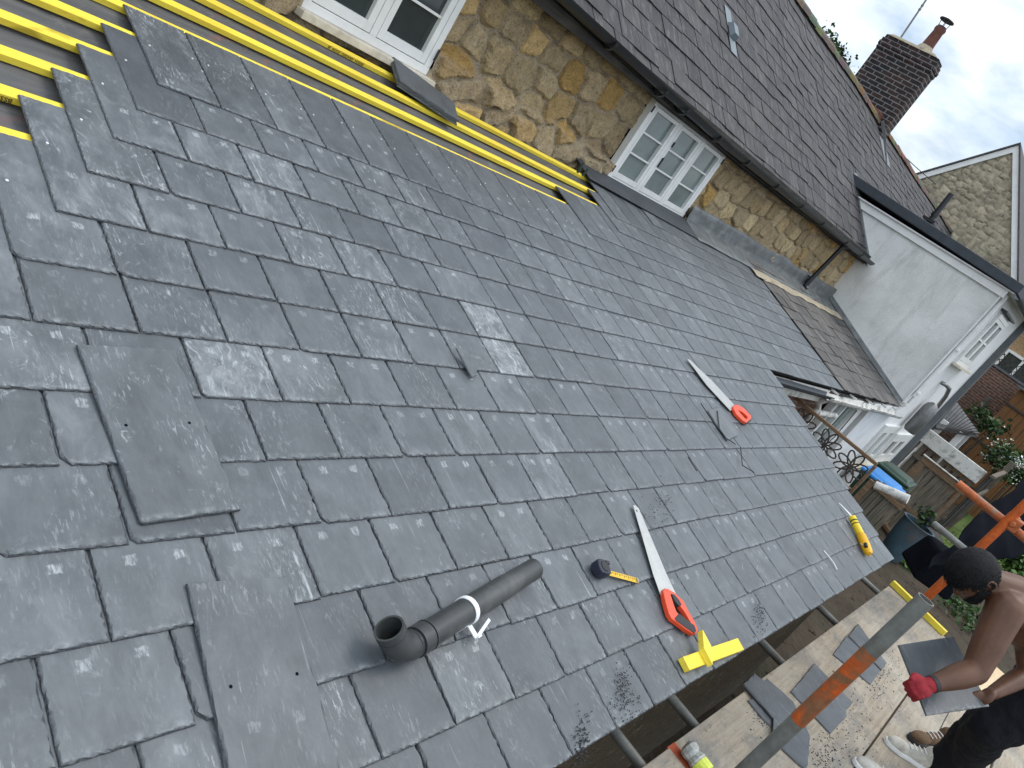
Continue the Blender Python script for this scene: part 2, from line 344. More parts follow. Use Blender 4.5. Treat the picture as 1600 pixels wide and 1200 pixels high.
M['sillpaint'] = plain('cream_sill_paint', (0.62, 0.57, 0.47), 0.7, 0.15, 9, 0.3, 0, 0.3, dirt=(0.34, 0.29, 0.22), dirt_amt=0.6)
M['frost'] = glass_material('curtained_glass', (0.17, 0.205, 0.20), 0.12, 0.7)
M['dark_glass'] = glass_material('dark_window_glass', (0.035, 0.045, 0.045), 0.05, 0.8)
M['pale_glass'] = glass_material('pale_window_glass', (0.36, 0.40, 0.38), 0.08, 0.7)
M['blackplastic'] = plain('black_gutter_plastic', (0.011, 0.012, 0.014), 0.38, 0.3, 6, 0.5, 0, 0.08)
M['pipeplastic'] = plain('charcoal_pipe_plastic', (0.040, 0.043, 0.043), 0.42, 0.3, 9, 0.5, 0, 0.1, dirt=(0.13, 0.13, 0.12), dirt_amt=0.45)
M['darktimber'] = timber('sooty_fascia_timber', (0.045, 0.042, 0.038), (0.09, 0.08, 0.065), 0.4, 0.85, 0)
M['render'] = render_material()
M['whitewall'] = plain('white_wall_paint', (0.72, 0.725, 0.72), 0.8, 0.07, 4, 0.25, 0, 0.25, dirt=(0.52, 0.52, 0.50), dirt_amt=0.4, bd=0.008)
M['darkfascia'] = plain('dark_grey_fascia', (0.040, 0.047, 0.056), 0.6, 0.3, 6)
M['chimbrick'] = brick_material('sooty_chimney_brick', (0.022, 0.021, 0.024), (0.055, 0.032, 0.027), (0.17, 0.165, 0.16), 0.235, 0.085, 0.010)
M['redbrick'] = brick_material('red_garden_brick', (0.19, 0.085, 0.055), (0.13, 0.07, 0.05), (0.22, 0.18, 0.15))
M['tanbrick'] = brick_material('tan_house_brick', (0.44, 0.29, 0.15), (0.36, 0.22, 0.11), (0.30, 0.22, 0.14))
M['terracotta'] = plain('terracotta_clay', (0.16, 0.066, 0.050), 0.8, 0.35, 12, 0.2, 0, 0.3, dirt=(0.10, 0.07, 0.055), dirt_amt=0.6)
M['ridgetile'] = attrmat('ridge_tile_clay', 0.85, 0.2, 14, 0.4, 0.4, 0.01, (0.17, 0.15, 0.11), 0.6)
M['steel'] = plain('galvanised_steel_tube', (0.19, 0.195, 0.18), 0.5, 0.3, 12, 0.5, 0.4, 0.1, dirt=(0.12, 0.09, 0.06), dirt_amt=0.5)
M['orange'] = rust_paint('orange_painted_tube', (0.55, 0.105, 0.012), (0.30, 0.12, 0.05), 0.60)
M['browntube'] = rust_paint('rusty_orange_tube', (0.42, 0.11, 0.03), (0.19, 0.16, 0.12), 0.56)
M['board'] = ply_material()
M['redend'] = plain('red_painted_board_end', (0.42, 0.075, 0.025), 0.7, 0.4, 20, dirt=(0.12, 0.07, 0.05), dirt_amt=0.6)
M['saw'] = plain('brushed_saw_steel', (0.48, 0.48, 0.46), 0.38, 0.12, 20, 0.5, 0.75, 0.05)
M['sawred'] = plain('orange_red_saw_plastic', (0.72, 0.070, 0.020), 0.4, 0.1, 8, 0.5, 0, 0.05)
M['rubber'] = plain('black_rubber_grip', (0.022, 0.022, 0.024), 0.6, 0.3, 30)
M['navy'] = plain('navy_tape_case', (0.018, 0.022, 0.040), 0.45, 0.3, 20)
M['tapeyellow'] = plain('yellow_tape_blade', (0.72, 0.44, 0.03), 0.4, 0.1, 10)
M['foamyellow'] = plain('yellow_cartridge_plastic', (0.82, 0.58, 0.02), 0.4, 0.1, 10)
M['amber'] = plain('amber_gun_plastic', (0.80, 0.42, 0.01), 0.4, 0.12, 10)
M['clipwhite'] = plain('white_clip_plastic', (0.80, 0.82, 0.82), 0.35, 0.04, 10, 0.5, 0, 0)
M['wood'] = timber('grey_weathered_timber', (0.15, 0.125, 0.095), (0.10, 0.088, 0.070), 0.4, 0.85, 2)
M['brownwood'] = timber('brown_weathered_timber', (0.185, 0.118, 0.07), (0.12, 0.085, 0.055), 0.3, 0.85, 1)
M['shedwood'] = timber('orange_brown_shed_timber', (0.175, 0.082, 0.032), (0.13, 0.066, 0.03), 0.25, 0.8, 2)
M['paleply'] = timber('fresh_pale_ply', (0.66, 0.50, 0.32), (0.60, 0.43, 0.25), 0.12, 0.8, 0)
M['metalwork'] = plain('dark_wrought_metal', (0.060, 0.048, 0.040), 0.7, 0.4, 16)
M['green'] = plain('dark_green_bin_plastic', (0.018, 0.048, 0.030), 0.45, 0.2, 5)
M['blue'] = plain('bright_blue_lid_plastic', (0.035, 0.22, 0.56), 0.4, 0.12, 5)
M['potblue'] = plain('faded_blue_pot_glaze', (0.040, 0.075, 0.098), 0.7, 0.35, 5, dirt=(0.085, 0.062, 0.05), dirt_amt=0.85)
M['cloth'] = plain('black_sheet_cloth', (0.005, 0.006, 0.009), 0.95, 0.4, 6, 0.06)
M['earth'] = plain('damp_garden_earth', (0.060, 0.046, 0.033), 0.95, 0.4, 2.5, 0.15, 0, 0.7, dirt=(0.05, 0.055, 0.03), dirt_amt=0.7, bd=0.04)
M['lawn'] = plain('lawn_turf', (0.085, 0.125, 0.030), 0.9, 0.3, 4, 0.2, 0, 0.6, bd=0.03)
M['leaf'] = attrmat('green_leaf', 0.6, 0.3, 5, 0.2, 0, 0)
M['bark'] = plain('tree_bark', (0.07, 0.055, 0.04), 0.9, 0.3, 10)
M['skin'] = plain('brown_skin', (0.108, 0.047, 0.024), 0.5, 0.24, 9, 0.4, 0, 0.1)
M['hair'] = plain('black_hair', (0.006, 0.006, 0.007), 0.75, 0.4, 50, 0.25, 0, 0.6, bd=0.01)
M['trouser'] = plain('black_trouser_cloth', (0.0075, 0.008, 0.011), 0.85, 0.3, 14, 0.2, 0, 0.35, bd=0.015)
M['redglove'] = plain('red_knit_glove', (0.27, 0.026, 0.034), 0.8, 0.25, 30, 0.2, 0, 0.3)
M['shoe'] = plain('dusty_white_canvas', (0.52, 0.49, 0.43), 0.8, 0.18, 20, 0.2, 0, 0.2, dirt=(0.25, 0.22, 0.18), dirt_amt=0.5)
M['suede'] = plain('brown_suede', (0.13, 0.075, 0.04), 0.9, 0.3, 20)
M['bagplastic'] = plain('clear_bottle_plastic', (0.42, 0.43, 0.40), 0.25, 0.35, 14, 0.6, 0, 0.5, bd=0.02)
M['label'] = plain('lime_label_paper', (0.62, 0.70, 0.10), 0.5, 0.3, 20)
M['ventgrey'] = plain('blue_grey_vent_plastic', (0.14, 0.17, 0.19), 0.5, 0.12, 10)
M['flue'] = plain('dented_grey_metal', (0.20, 0.20, 0.195), 0.35, 0.3, 6, 0.5, 0.6, 0.2)
M['farstone'] = attrmat('far_rubble', 0.9, 0.2, 8, 0.5, 0.8, 0.04, (0.33, 0.31, 0.27), 0.6)
M['nail'] = plain('bright_clout_nail', (0.75, 0.75, 0.74), 0.3, 0.05, 10, 0.5, 0.3, 0)
M['greyrender'] = plain('grey_return_paint', (0.115, 0.125, 0.13), 0.7, 0.2, 5)
M['greenwood'] = plain('dark_green_door_paint', (0.025, 0.055, 0.045), 0.5, 0.2, 5)
M['chip'] = plain('slate_chippings', (0.028, 0.032, 0.037), 0.8, 0.3, 40)
M['redcloth'] = plain('red_peg_cloth', (0.5, 0.06, 0.05), 0.7, 0.2, 10)

# ------------------------------------------------------------------ ground and setting
PI = math.pi
PITCH = 0.2615560616; CP, SP = math.cos(PITCH), math.sin(PITCH)
GAUGE = 0.198524; W = 0.254; SL = 0.49; TH = 0.0080; TILT = TH / GAUGE * 1.04
ZG = -1.70
def warp(x, s):
    if x < 5.3: return 0.0
    k = min(1.2, (x - 5.3) / 6.3); t = 1 - min(1.0, max(-0.1, (s - 1.6) / 2.2)); return -0.16 * k * t
def RP(x, s, h=0.0): return Vector((x, s * CP - h * SP, s * SP + h * CP + warp(x, s)))

tag(MB().add([(-150, -150, ZG), (150, -150, ZG), (150, 150, ZG), (-150, 150, ZG)], [(0, 1, 2, 3)]).build('ground', M['earth'], base=(0, 0, ZG)), kind='structure')
b = MB(); b.add([(15.5, -6, ZG + .004), (60, -8, ZG + .004), (60, .9, ZG + .004), (15.5, .25, ZG + .004)], [(0, 1, 2, 3)])
tag(b.build('lawn', M['lawn']), kind='structure')

# ------------------------------------------------------------------ new lean-to roof
roof = thing('lean_to_roof', (0, 0, 0), 'half finished lean-to roof of new grey slates over yellow battens below the stone wall', 'roof')

def slate_geo(w, l, rng, clip=0, t=TH, ragged=1.0, sp=.021):
    """dressed slate: tail left corner at origin, x along the eaves, y up the slope, z normal; top face at z=0"""
    pts = []
    def run(a, c, n):
        for i in range(n): k = i / n; pts.append((a[0] + (c[0] - a[0]) * k, a[1] + (c[1] - a[1]) * k))
    cx = clip
    cl = [(cx, 0), (w, 0), (w, l), (0, l), (0, cx)] if clip > 0 else [(0, 0), (w, 0), (w, l), (0, l)]
    for i in range(len(cl)):
        a, c = cl[i], cl[(i + 1) % len(cl)]; d = math.hypot(c[0] - a[0], c[1] - a[1]); run(a, c, max(1, int(d / sp)))
    n = len(pts); cxm, cym = w / 2, l / 2; V = []
    ph = rng.random() * 50
    for ring in range(3):
        for i, (x, y) in enumerate(pts):
            j = rng.uniform(-1, 1) * ragged
            if ring == 0: ins = 0.0054 + 0.0030 * j; z = 0
            elif ring == 1: ins = 0.0016 + 0.0014 * j; z = -t * 0.5 + t * 0.15 * rng.uniform(-1, 1)
            else: ins = 0.0003 * j; z = -t
            if cym * 2 - y < 0.001: ins *= 0.4
            px = x + (ins if x < cxm * 0.5 and x < 0.03 else (-ins if x > w - 0.002 else 0)); py = y + (ins if y < 0.03 and y < l * .3 else (-ins if y > l - 0.002 else 0))
            V.append((px, py, z))
    F = [tuple(range(n)), tuple(range(3 * n - 1, 2 * n - 1, -1))]
    for r in range(2):
        for i in range(n):
            j = (i + 1) % n; F.append((r * n + i, (r + 1) * n + i, (r + 1) * n + j, r * n + j))
    return V, F

class SlateSet:
    def __init__(s): s.v = []; s.f = []; s.loc = []; s.off = []; s.rnd = []
    def add(s, V, F, place, off, rnd):
        o = len(s.v); s.v += [place(*p) for p in V]; s.f += [tuple(i + o for i in f) for f in F]
        s.loc += V; s.off += [off] * len(V); s.rnd += [rnd] * len(V)
    def build(s, name, parent=None, base=None):
        off = world_loc(parent) if parent is not None else Vector(base)
        me = bpy.data.meshes.new(name); me.from_pydata([tuple(v - off) for v in s.v], [], s.f)
        for nm, dat in (('loc', s.loc), ('off', s.off), ('rnd', s.rnd)):
            a = me.attributes.new(nm, 'FLOAT_VECTOR', 'POINT'); a.data.foreach_set('vector', [float(x) for v in dat for x in v])
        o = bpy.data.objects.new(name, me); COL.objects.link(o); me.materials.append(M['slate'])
        if parent is not None: o.parent = parent
        else: o.location = off
        return o

def roofxy(px, py, h=0.0):
    n = Vector((0, -SP, CP)); r = ray(px, py); p = CAMC + r * ((h - n.dot(CAMC)) / n.dot(r)); return p.x, p.y * CP + p.z * SP
SPECIAL = [(roofxy(*p), a) for p, a in (((765, 505), 1.0), ((785, 556), 1.0), ((405, 252), .93), ((392, 300), .8), ((640, 378), .84), ((612, 528), .86), ((305, 562), .96), ((588, 425), .9), ((880, 742), .88), ((640, 470), .85), ((440, 350), .7), ((260, 310), .6), ((250, 395), .65), ((560, 320), .7), ((520, 605), .6))]
OFFS = {9: -0.030, 6: 0.014, 4: 0.012, 3: 0.008, 10: 0.010, 12: 0.010, 7: 0.0, 2: 0.0}
VERGE = lambda s: 4.975 + 0.182 * s
STEP = lambda s: 5.30 + 0.02 * s          # where the old eaves meet the new verge
OLDX = lambda s: 7.95 - 0.17 * (s - 1.6)   # join of new slates and the old roof
rng = random.Random(7)
cands = []
for k in range(13, -5, -1):
    s0 = (13 - k) * GAUGE
    ro = OFFS.get(k, rng.uniform(-.004, .004))
    left = {0: 0, 1: -.5, 2: -1, 3: -1.5, 4: -2, 5: -2.5, -1: 12.5, -2: 15, -3: 15.5, -4: 19}.get(k, -12 if k % 2 == 1 else -12.5)
    u = left + (0 if abs((left * 2) % 2 - ((k % 2))) < .1 else 0)
    u = left; x = u * W + ro
    if k == -1: x = 3.16
    if k == -2: x = 3.783
    if k == -3: x = 3.945
    if k == -4: x = 4.812
    while True:
        smid = s0 + 0.1
        lim = VERGE(s0) if s0 < 1.66 else OLDX(s0)
        if x > lim - 0.06: break
        w = W
        if k > 0 and rng.random() < 0.035 and x > 1.0: w = W * 1.5
        elif x > 1.4 and rng.random() < 0.12: w = W * rng.choice((0.8, 0.9, 1.12))
        if x + w > lim - 0.07: w = lim - x
        cands.append((k, x, s0, w)); x += w
def slope_place(x, s0, rz, dh):
    c, sn = math.cos(rz), math.sin(rz)
    def f(a, b, z):
        aa, bb = a * c - b * sn, a * sn + b * c
        return RP(x + aa, s0 + bb, z - bb * TILT + dh)
    return f
scored = []
for i, (k, x, s0, w) in enumerate(cands):
    p = pix(RP(x + w / 2, s0 + 0.1)); inside = p is not None and -60 < p[0] < 1650 and -60 < p[1] < 1260
    ex = 2.4 if (k, ) and ((k <= 5 and x < {0: .1, 1: .2, 2: .1, 3: .2, 4: .1, 5: .2}.get(k, -9)) or k == 0) else 1.0
    scored.append(((ex * w / (p[2] ** 2.6)) if inside else 0.0, i))
top100 = set(i for a, i in sorted(scored, reverse=True)[:100])
rest = SlateSet()
NAILS = []
for i, (k, x, s0, w) in enumerate(cands):
    V, F = slate_geo(w - rng.uniform(.0022, .0058), SL if k > -4 else .42, rng, rng.choice((0, 0, 0, 0, 0, .02, .012)) if k > 0 else 0, TH, 1.25 if i in top100 else 1.0, .0105 if i in top100 else .021)
    rb = rng.random() ** 1.3 * 0.80
    if 1.4 < x: rb *= 0.8
    rnd = [rng.random(), rb, rng.random() ** 2]
    for (sx, ss), a in SPECIAL:
        if x <= sx < x + w and s0 <= ss < s0 + GAUGE: rnd[1] = a
    pl = slope_place(x, s0 + rng.uniform(-.0025, .0025), rng.gauss(0, .0022), rng.uniform(-.0006, .0012))
    off = (rng.uniform(0, 40), rng.uniform(0, 40), 0)
    if i in top100:
        q = SlateSet(); q.add(V, F, pl, off, rnd); ob = q.build('slate', roof)
        if rnd[1] > .9: ob['label'] = 'slate whitened all over with chalky dust'
    else: rest.add(V, F, pl, off, rnd)
    if (k in (0,)) or (k in (1, 2, 3, 4, 5) and x < -0.5 * k * W + .05):
        for a in (.035, w - .035): NAILS.append(pl(a, SL * .58 if rng.random() < .5 else SL * .5, .001))
    if k == 13:   # doubled under-eaves course
        V, F = slate_geo(w - .004, .30, rng); rest.add(V, F, slope_place(x + w / 2 - .127, s0 + .006, 0, -TH - .0012), off, rnd)
ob = rest.build('slate_courses', roof); ob['kind'] = 'stuff'
nb = MB(); nrm = Vector((0, -SP, CP))
for p in NAILS: nb.tube([p - nrm * .002, p + nrm * .0016], .0042, 8)
tag(nb.build('nail_heads', M['nail'], roof), kind='stuff')

# battens and membrane
HB = -SL * TILT - TH - 0.001
def batten_geo(k, x0, x1):
    s1 = (13 - k) * GAUGE + SL + 0.036; s0_ = s1 - 0.048; r = random.Random(k + 50); mb = MB()
    n = 14; prev = None
    xs = [x0 + (x1 - x0) * i / n for i in range(n + 1)]
    ring = []
    for x in xs:
        j = r.uniform(-.002, .002); ring += [RP(x, s0_ + j, HB - .025), RP(x, s1 + j, HB - .025), RP(x, s1 + j, HB), RP(x, s0_ + j, HB)]
    fs = [(0, 1, 2, 3), (4 * n + 3, 4 * n + 2, 4 * n + 1, 4 * n)]
    for i in range(n):
        for a in range(4):
            c = (a + 1) % 4; fs.append((4 * i + a, 4 * i + 4 + a, 4 * i + 4 + c, 4 * i + c))
    mb.add(ring, fs); return mb
BATS = {}
for k in range(9, -4, -1):
    x1 = {-1: 4.2, -2: 4.4, -3: 4.4}.get(k, 5.0)
    BATS[k] = batten_geo(k, -3.2, x1).build('roof_batten', M['batten'], roof, bevel=.0015)
    BATS[k]['label'] = 'bare yellow batten above the last course of slates' if k < 0 else 'yellow batten running under the slate heads'
mb = MB()
xs = [-3.3 + .25 * i for i in range(47)]; ss = [0.06 + .15 * i for i in range(26)]
vs = [RP(x, s, HB - .028 - .012 * math.sin(s * 31.6 + .8) ** 2 - .008 * mnoise.noise((x * 1.3, s * 3, 0))) for s in ss for x in xs]
fs = [(j * 47 + i, j * 47 + i + 1, (j + 1) * 47 + i + 1, (j + 1) * 47 + i) for j in range(25) for i in range(46)]
fs = [f for f in fs if not (xs[f[0] % 47] > 4.85 and ss[f[0] // 47] < 1.80)]
mb.add(vs, fs); mb.build('roofing_membrane', M['membrane'], roof, smooth=True)
# printed grading stamp on a batten
def text_mesh(name, body, size, mat, parent, origin, xdir, zdir, ext=.0006):
    cu = bpy.data.curves.new(name, 'FONT'); cu.body = body; cu.size = size; cu.extrude = ext; cu.align_x = 'CENTER'; cu.align_y = 'CENTER'
    t = bpy.data.objects.new('tmp', cu); COL.objects.link(t); dg = bpy.context.evaluated_depsgraph_get()
    me = bpy.data.meshes.new_from_object(t.evaluated_get(dg)); bpy.data.objects.remove(t)
    x = Vector(xdir).normalized(); z = Vector(zdir).normalized(); y = z.cross(x)
    R = Matrix((x, y, z)).transposed().to_4x4(); R.translation = Vector(origin) - world_loc(parent)
    me.transform(R); me.name = name; o = bpy.data.objects.new(name, me); COL.objects.link(o); o.parent = parent; me.materials.append(mat); return o
s_f = (13 + 3) * GAUGE + SL + .036 - .048
x_c, _ = roofxy(540, 78)
text_mesh('printed_stamp', 'BS5534  GRADED  25X50  JB', .021, M['ink'], BATS[-3], RP(x_c + .05, s_f - .003, HB - .0125), (-1, 0, 0), (0, -CP, -SP))
text_mesh('printed_stamp', 'BS5534', .021, M['ink'], BATS[4], RP(roofxy(12, 148)[0], (13 - 4) * GAUGE + SL + .036 - .048 - .003, HB - .0125), (-1, 0, 0), (0, -CP, -SP))

# eaves, fascia and lean-to wall, lead at the top
mb = MB(); mb.box((0.9, 0.075, -0.125), (8.1, .03, .19)); mb.build('eaves_fascia', M['darktimber'], roof)
mb = MB(); mb.prism([RP(-3.2, .035, -.055), RP(4.93, .035, -.055), RP(4.93, .16, -.055), RP(-3.2, .16, -.055)], nrm * .022); mb.build('eaves_board', M['darktimber'], roof)
mb = MB(); mb.box((0.9, .27, (ZG - .06) / 2), (7.9, .28, -ZG - .06), col=(.13, .105, .075)); mb.build('lean_to_wall', M['stone'], roof)
mb = MB(); mb.add([(4.78, .2, -.12), (4.78, 3.7, .82), (4.78, 3.7, ZG), (4.78, .2, ZG), (4.86, .2, -.12), (4.86, 3.7, .82), (4.86, 3.7, ZG), (4.86, .2, ZG)], [(0, 1, 2, 3), (7, 6, 5, 4), (0, 4, 5, 1), (1, 5, 6, 2), (2, 6, 7, 3), (3, 7, 4, 0)]); mb.build('side_wall', M['redbrick'], roof)
def sheet(fn, nu, nv, t=None):
    vs = [fn(i / nu, j / nv) for j in range(nv + 1) for i in range(nu + 1)]
    return vs, [(j * (nu + 1) + i, j * (nu + 1) + i + 1, (j + 1) * (nu + 1) + i + 1, (j + 1) * (nu + 1) + i) for j in range(nv) for i in range(nu)]
def lead_fn(a, c):
    x = 5.98 + a * 5.6; wob = mnoise.noise((x * 2.3, c * 3, 4)) * .014
    if c < .5:
        k = c / .5; s = 3.50 + (3.845 - 3.50) * k - (.02 * mnoise.noise((x * 3, 0, 1))) * (1 - k); p = RP(x, s, .006 + .010 * k); p.z += wob * .6; return p
    k = (c - .5) / .5; return Vector((x, 3.652 - wob + .012 * (k > .9), RP(x, 3.845).z + .014 + .165 * k * (1 + .22 * mnoise.noise((x * 1.4, 2, 0)))))
v, f = sheet(lead_fn, 110, 10); mb = MB(); mb.add(v, f)
ob = mb.build('lead_flashing', M['lead'], roof, smooth=True); sm = ob.modifiers.new('thick', 'SOLIDIFY'); sm.thickness = .004
def mort_fn(a, c):
    x = 7.45 + a * 4.1; s = 3.36 + .13 * c + .05 * mnoise.noise((x * 2, c, 9)) * (1 - c); return RP(x, s, .024 - .012 * abs(c - .5) + .008 * mnoise.noise((x * 7, s * 9, 2)))
v, f = sheet(mort_fn, 60, 6); mb = MB(); mb.add(v, f); mb.build('mortar_fillet', M['mortar'], roof, smooth=True)
# membrane/lead soaker below the middle window
mb = MB(); mb.prism([RP(3.9, 3.60, .004), RP(6.0, 3.52, .004), RP(6.0, 3.86, .012), RP(3.9, 3.86, .012)], nrm * .004); mb.build('window_apron', M['darkfascia'], roof)


# ------------------------------------------------------------------ stone house
house = thing('stone_house', (6, 3.8, ZG), 'long rubble stone cottage with a steep dark slate roof and white windows under the eaves', 'house')
YW = 3.78
WIN = [(1.10, 2.12, .955, 1.90), (4.38, 5.99, .965, 1.775)]

def fbm(x, y, s, seed=0.0):
    return np.array([mnoise.fractal((a * s, b * s, seed), .6, 2.0, 4) for a, b in zip(x.ravel(), y.ravel())]).reshape(x.shape)
def vnoise(x, y, seed):
    r = np.random.RandomState(seed); t = r.rand(256, 256)
    def one(x, y):
        xi = np.floor(x).astype(int); yi = np.floor(y).astype(int); fx = x - xi; fy = y - yi
        fx = fx * fx * (3 - 2 * fx); fy = fy * fy * (3 - 2 * fy)
        g = lambda a, b: t[a % 256, b % 256]
        return (g(xi, yi) * (1 - fx) + g(xi + 1, yi) * fx) * (1 - fy) + (g(xi, yi + 1) * (1 - fx) + g(xi + 1, yi + 1) * fx) * fy
    o = 0; a = .5
    for k in range(4): o = o + a * one(x * 2 ** k + 17 * k, y * 2 ** k + 5 * k); a *= .5
    return o
STONE_PAL = np.array((1.36, 1.24, 1.04)) * np.array([(.36, .29, .185), (.33, .275, .195), (.40, .305, .17), (.37, .315, .225), (.31, .255, .175), (.41, .35, .25), (.35, .285, .19), (.40, .28, .12), (.34, .29, .21), (.38, .32, .22)])
def rubble(x0, x1, z0, z1, step, y, seed, holes=(), band=None, cw=.25, ch=.185, bulge=.026, name='wall', mat=None, parent=None, axis='y'):
    R = np.random.RandomState(seed)
    nx = int((x1 - x0) / step) + 1; nz = int((z1 - z0) / step) + 1
    gx, gz = np.meshgrid(np.linspace(x0, x1, nx), np.linspace(z0, z1, nz))
    sd = []; z = z0 - ch; row = 0
    while z < z1 + ch:
        hh = ch * R.uniform(.75, 1.25); low = band is not None and z < band
        x = x0 - cw + (row % 2) * cw * .5
        while x < x1 + cw:
            ww = cw * R.uniform(.65, 1.4) * (1.75 if low else 1); sd.append((x + ww / 2, z + hh / 2 + R.uniform(-.2, .2) * hh, R.randint(len(STONE_PAL)), R.uniform(.78, 1.2), R.rand())); x += ww
        z += hh * (.8 if low else 1); row += 1
    sd = np.array(sd)
    wx = gx + .10 * (vnoise(gx * 6, gz * 6, 1) - .47); wz = gz + .09 * (vnoise(gx * 6 + 40, gz * 6, 2) - .47)
    px, pz = wx.ravel(), wz.ravel(); n = len(px); F1 = np.full(n, 9.); F2 = np.full(n, 9.); ID = np.zeros(n, int)
    for c in range(0, n, 8000):
        dx_ = np.abs(px[c:c + 8000, None] - sd[None, :, 0]); dz_ = np.abs(pz[c:c + 8000, None] - sd[None, :, 1]) * 1.3; a_ = (sd[None, :, 4] - .5) * .35
        dx_, dz_ = np.abs((px[c:c + 8000, None] - sd[None, :, 0]) + a_ * (pz[c:c + 8000, None] - sd[None, :, 1])), dz_
        d = (dx_ ** 3.2 + dz_ ** 3.2) ** (1 / 3.2)
        p = np.argpartition(d, 1, axis=1)[:, :2]; dd = np.take_along_axis(d, p, 1); o = np.argsort(dd, axis=1); dd = np.take_along_axis(dd, o, 1); p = np.take_along_axis(p, o, 1)
        F1[c:c + 8000] = dd[:, 0]; F2[c:c + 8000] = dd[:, 1]; ID[c:c + 8000] = p[:, 0]
    e = F2 - F1 + .02 * (vnoise(px * 30, pz * 30, 8) - .47)
    st = np.clip((e - .018) / .030, 0, 1); st = st * st * (3 - 2 * st)
    h = st * bulge * (.55 + .9 * sd[ID, 4]) + .026 * (vnoise(px * 12, pz * 12, 3) - .4) * st + .014 * (vnoise(px * 45, pz * 45, 4) - .4) + .006 * vnoise(px * 20, pz * 20, 5)
    if band is not None:
        bl = np.clip((band + .06 * (vnoise(px * 3, pz * 0 + 2, 6) - .5) - pz) / .03, 0, 1); h = h + bl * (.055 + .022 * sd[ID, 4] * st)
        h = h + .03 * bl * (vnoise(px * 5, pz * 9, 12) - .5)
    mort = np.array((.41, .335, .235))
    cs = STONE_PAL[sd[ID, 2].astype(int)] * sd[ID, 3][:, None]
    if band is not None: cs = cs * (1 - .35 * bl[:, None]) + np.array((.47, .385, .28)) * .35 * bl[:, None]
    k = np.clip((e - .018 + .012 * (vnoise(px * 40, pz * 40, 15) - .47)) / .010, 0, 1)[:, None]; c = mort * (1 - k) + cs * k
    mb = MB()
    if axis == 'y': mb.v = [Vector((a, y - d, b)) for a, b, d in zip(gx.ravel(), gz.ravel(), h)]
    else: mb.v = [Vector((y - d, a, b)) for a, b, d in zip(gx.ravel(), gz.ravel(), h)]
    mb.c = [tuple(q) for q in c]
    cx = (gx[:-1, :-1] + gx[1:, 1:]) / 2; cz = (gz[:-1, :-1] + gz[1:, 1:]) / 2; keep = np.ones(cx.shape, bool)
    for a0, a1, b0, b1 in holes: keep &= ~((cx > a0) & (cx < a1) & (cz > b0) & (cz < b1))
    ii, jj = np.nonzero(keep); q = ii * nx + jj
    mb.f = [(int(a), int(a + 1), int(a + 1 + nx), int(a + nx)) for a in q]
    return mb.build(name, mat or M['stone'], parent, smooth=True, normals=False)
w_ = rubble(-.6, 11.7, .70, 1.90, .0125, YW, 11, [(a + .02, b - .02, c + .02, d - .01) for a, b, c, d in WIN], band=1.16, parent=house)
mb = MB(); mb.box((5.5, 4.15, (ZG + 1.9) / 2), (12.5, .6, 1.9 - ZG)); mb.c = [(.05, .045, .04)] * 8
for a, b2, c, d in WIN: pass
mb = MB(); mb.box((5.5, 4.2, -.46), (12.4, .5, 2.46), col=(.3, .24, .17)); mb.build('wall_core', M['stone'], house)
mb = MB(); mb.box((12.6, 9.6, .4), (26, .3, 4.2), col=(.3, .24, .17)); mb.build('rear_wall', M['stone'], house)

EY, EZ = 3.66, 1.83; RY, RZ = 6.26, 4.13; RT = math.atan2(RZ - EZ, RY - EY); CR, SR = math.cos(RT), math.sin(RT)
XE = 25.0
def HR(x, s, h=0.0): return Vector((x, EY - .10 + s * CR - h * SR, EZ - .06 + .038 * max(0, 4.2 - x) * max(0, 1 - s / 1.5) + s * SR + h * CR + .03 * mnoise.noise((x * .35, s * .6, 5)) + .012 * mnoise.noise((x * 1.4, s * 2, 8))))
mb = MB(); r = random.Random(3); LS = (RY - EY + .1) / CR
def old_slates(mb, place, x0, x1, s1, g, w, r, ln=.40, lift=.011, pal=((.048, .046, .049), (.058, .055, .057), (.068, .064, .064), (.053, .050, .053)), lim=None, xmin=None):
    k = 0; s = 0.0
    while s < s1 - .02:
        x = x0 - (k % 2) * w * .5
        while x < x1:
            ww = w * r.uniform(.9, 1.1); xa, xb = max(x, x0, xmin(s) if xmin else -99), min(x + ww - r.uniform(.004, .010), x1)
            if xb - xa > .03 and (lim is None or lim(xa, s)):
                j = r.uniform(-.012, .012); l = min(ln, s1 - s); h = lift + r.uniform(-.003, .006); c = r.choice(pal); t = r.uniform(.86, 1.14); c = tuple(q * t for q in c)
                sk = r.uniform(-.006, .006)
                vs = [place(xa, s + j, h), place(xb, s + j + sk, h), place(xb, s + j + l, h - lift * 1.5), place(xa, s + j + l, h - lift * 1.5), place(xa + .001, s + j + .003, h - .013), place(xb - .001, s + j + sk + .003, h - .013)]
                mb.add(vs, [(0, 1, 2, 3), (4, 5, 1, 0), (4, 0, 3), (1, 5, 2)], c)
            x += ww
        s += g; k += 1
old_slates(mb, lambda x, s, h: HR(x, s, h + .012), -.5, 11.62, LS, .205, .30, r)
old_slates(mb, lambda x, s, h: HR(x, s, h + .012), 11.6, XE, LS, .205, .30, r, lim=lambda x, s: s > .25 + max(0, (s > 1.2)) * 0 if x > 16.5 else s > 1.0)
mb.build('slate_roof', M['oldslate'], house, normals=False)
v, f = sheet(lambda a, c: HR(-.6 + (XE + .6) * a, LS * c, -.022), 60, 10); mb = MB(); mb.cc = (.04, .037, .037); mb.add(v, f)
mb.add([HR(-.6, LS, -.01), HR(XE, LS, -.01), (XE, 9.8, 1.9), (-.6, 9.8, 1.9)], [(0, 1, 2, 3)]); v, f = sheet(lambda a, c: HR(-.55 + (XE + .5) * a, LS * c, -.07), 60, 4); mb.add(v, f); mb.build('roof_deck', M['oldslate'], house)
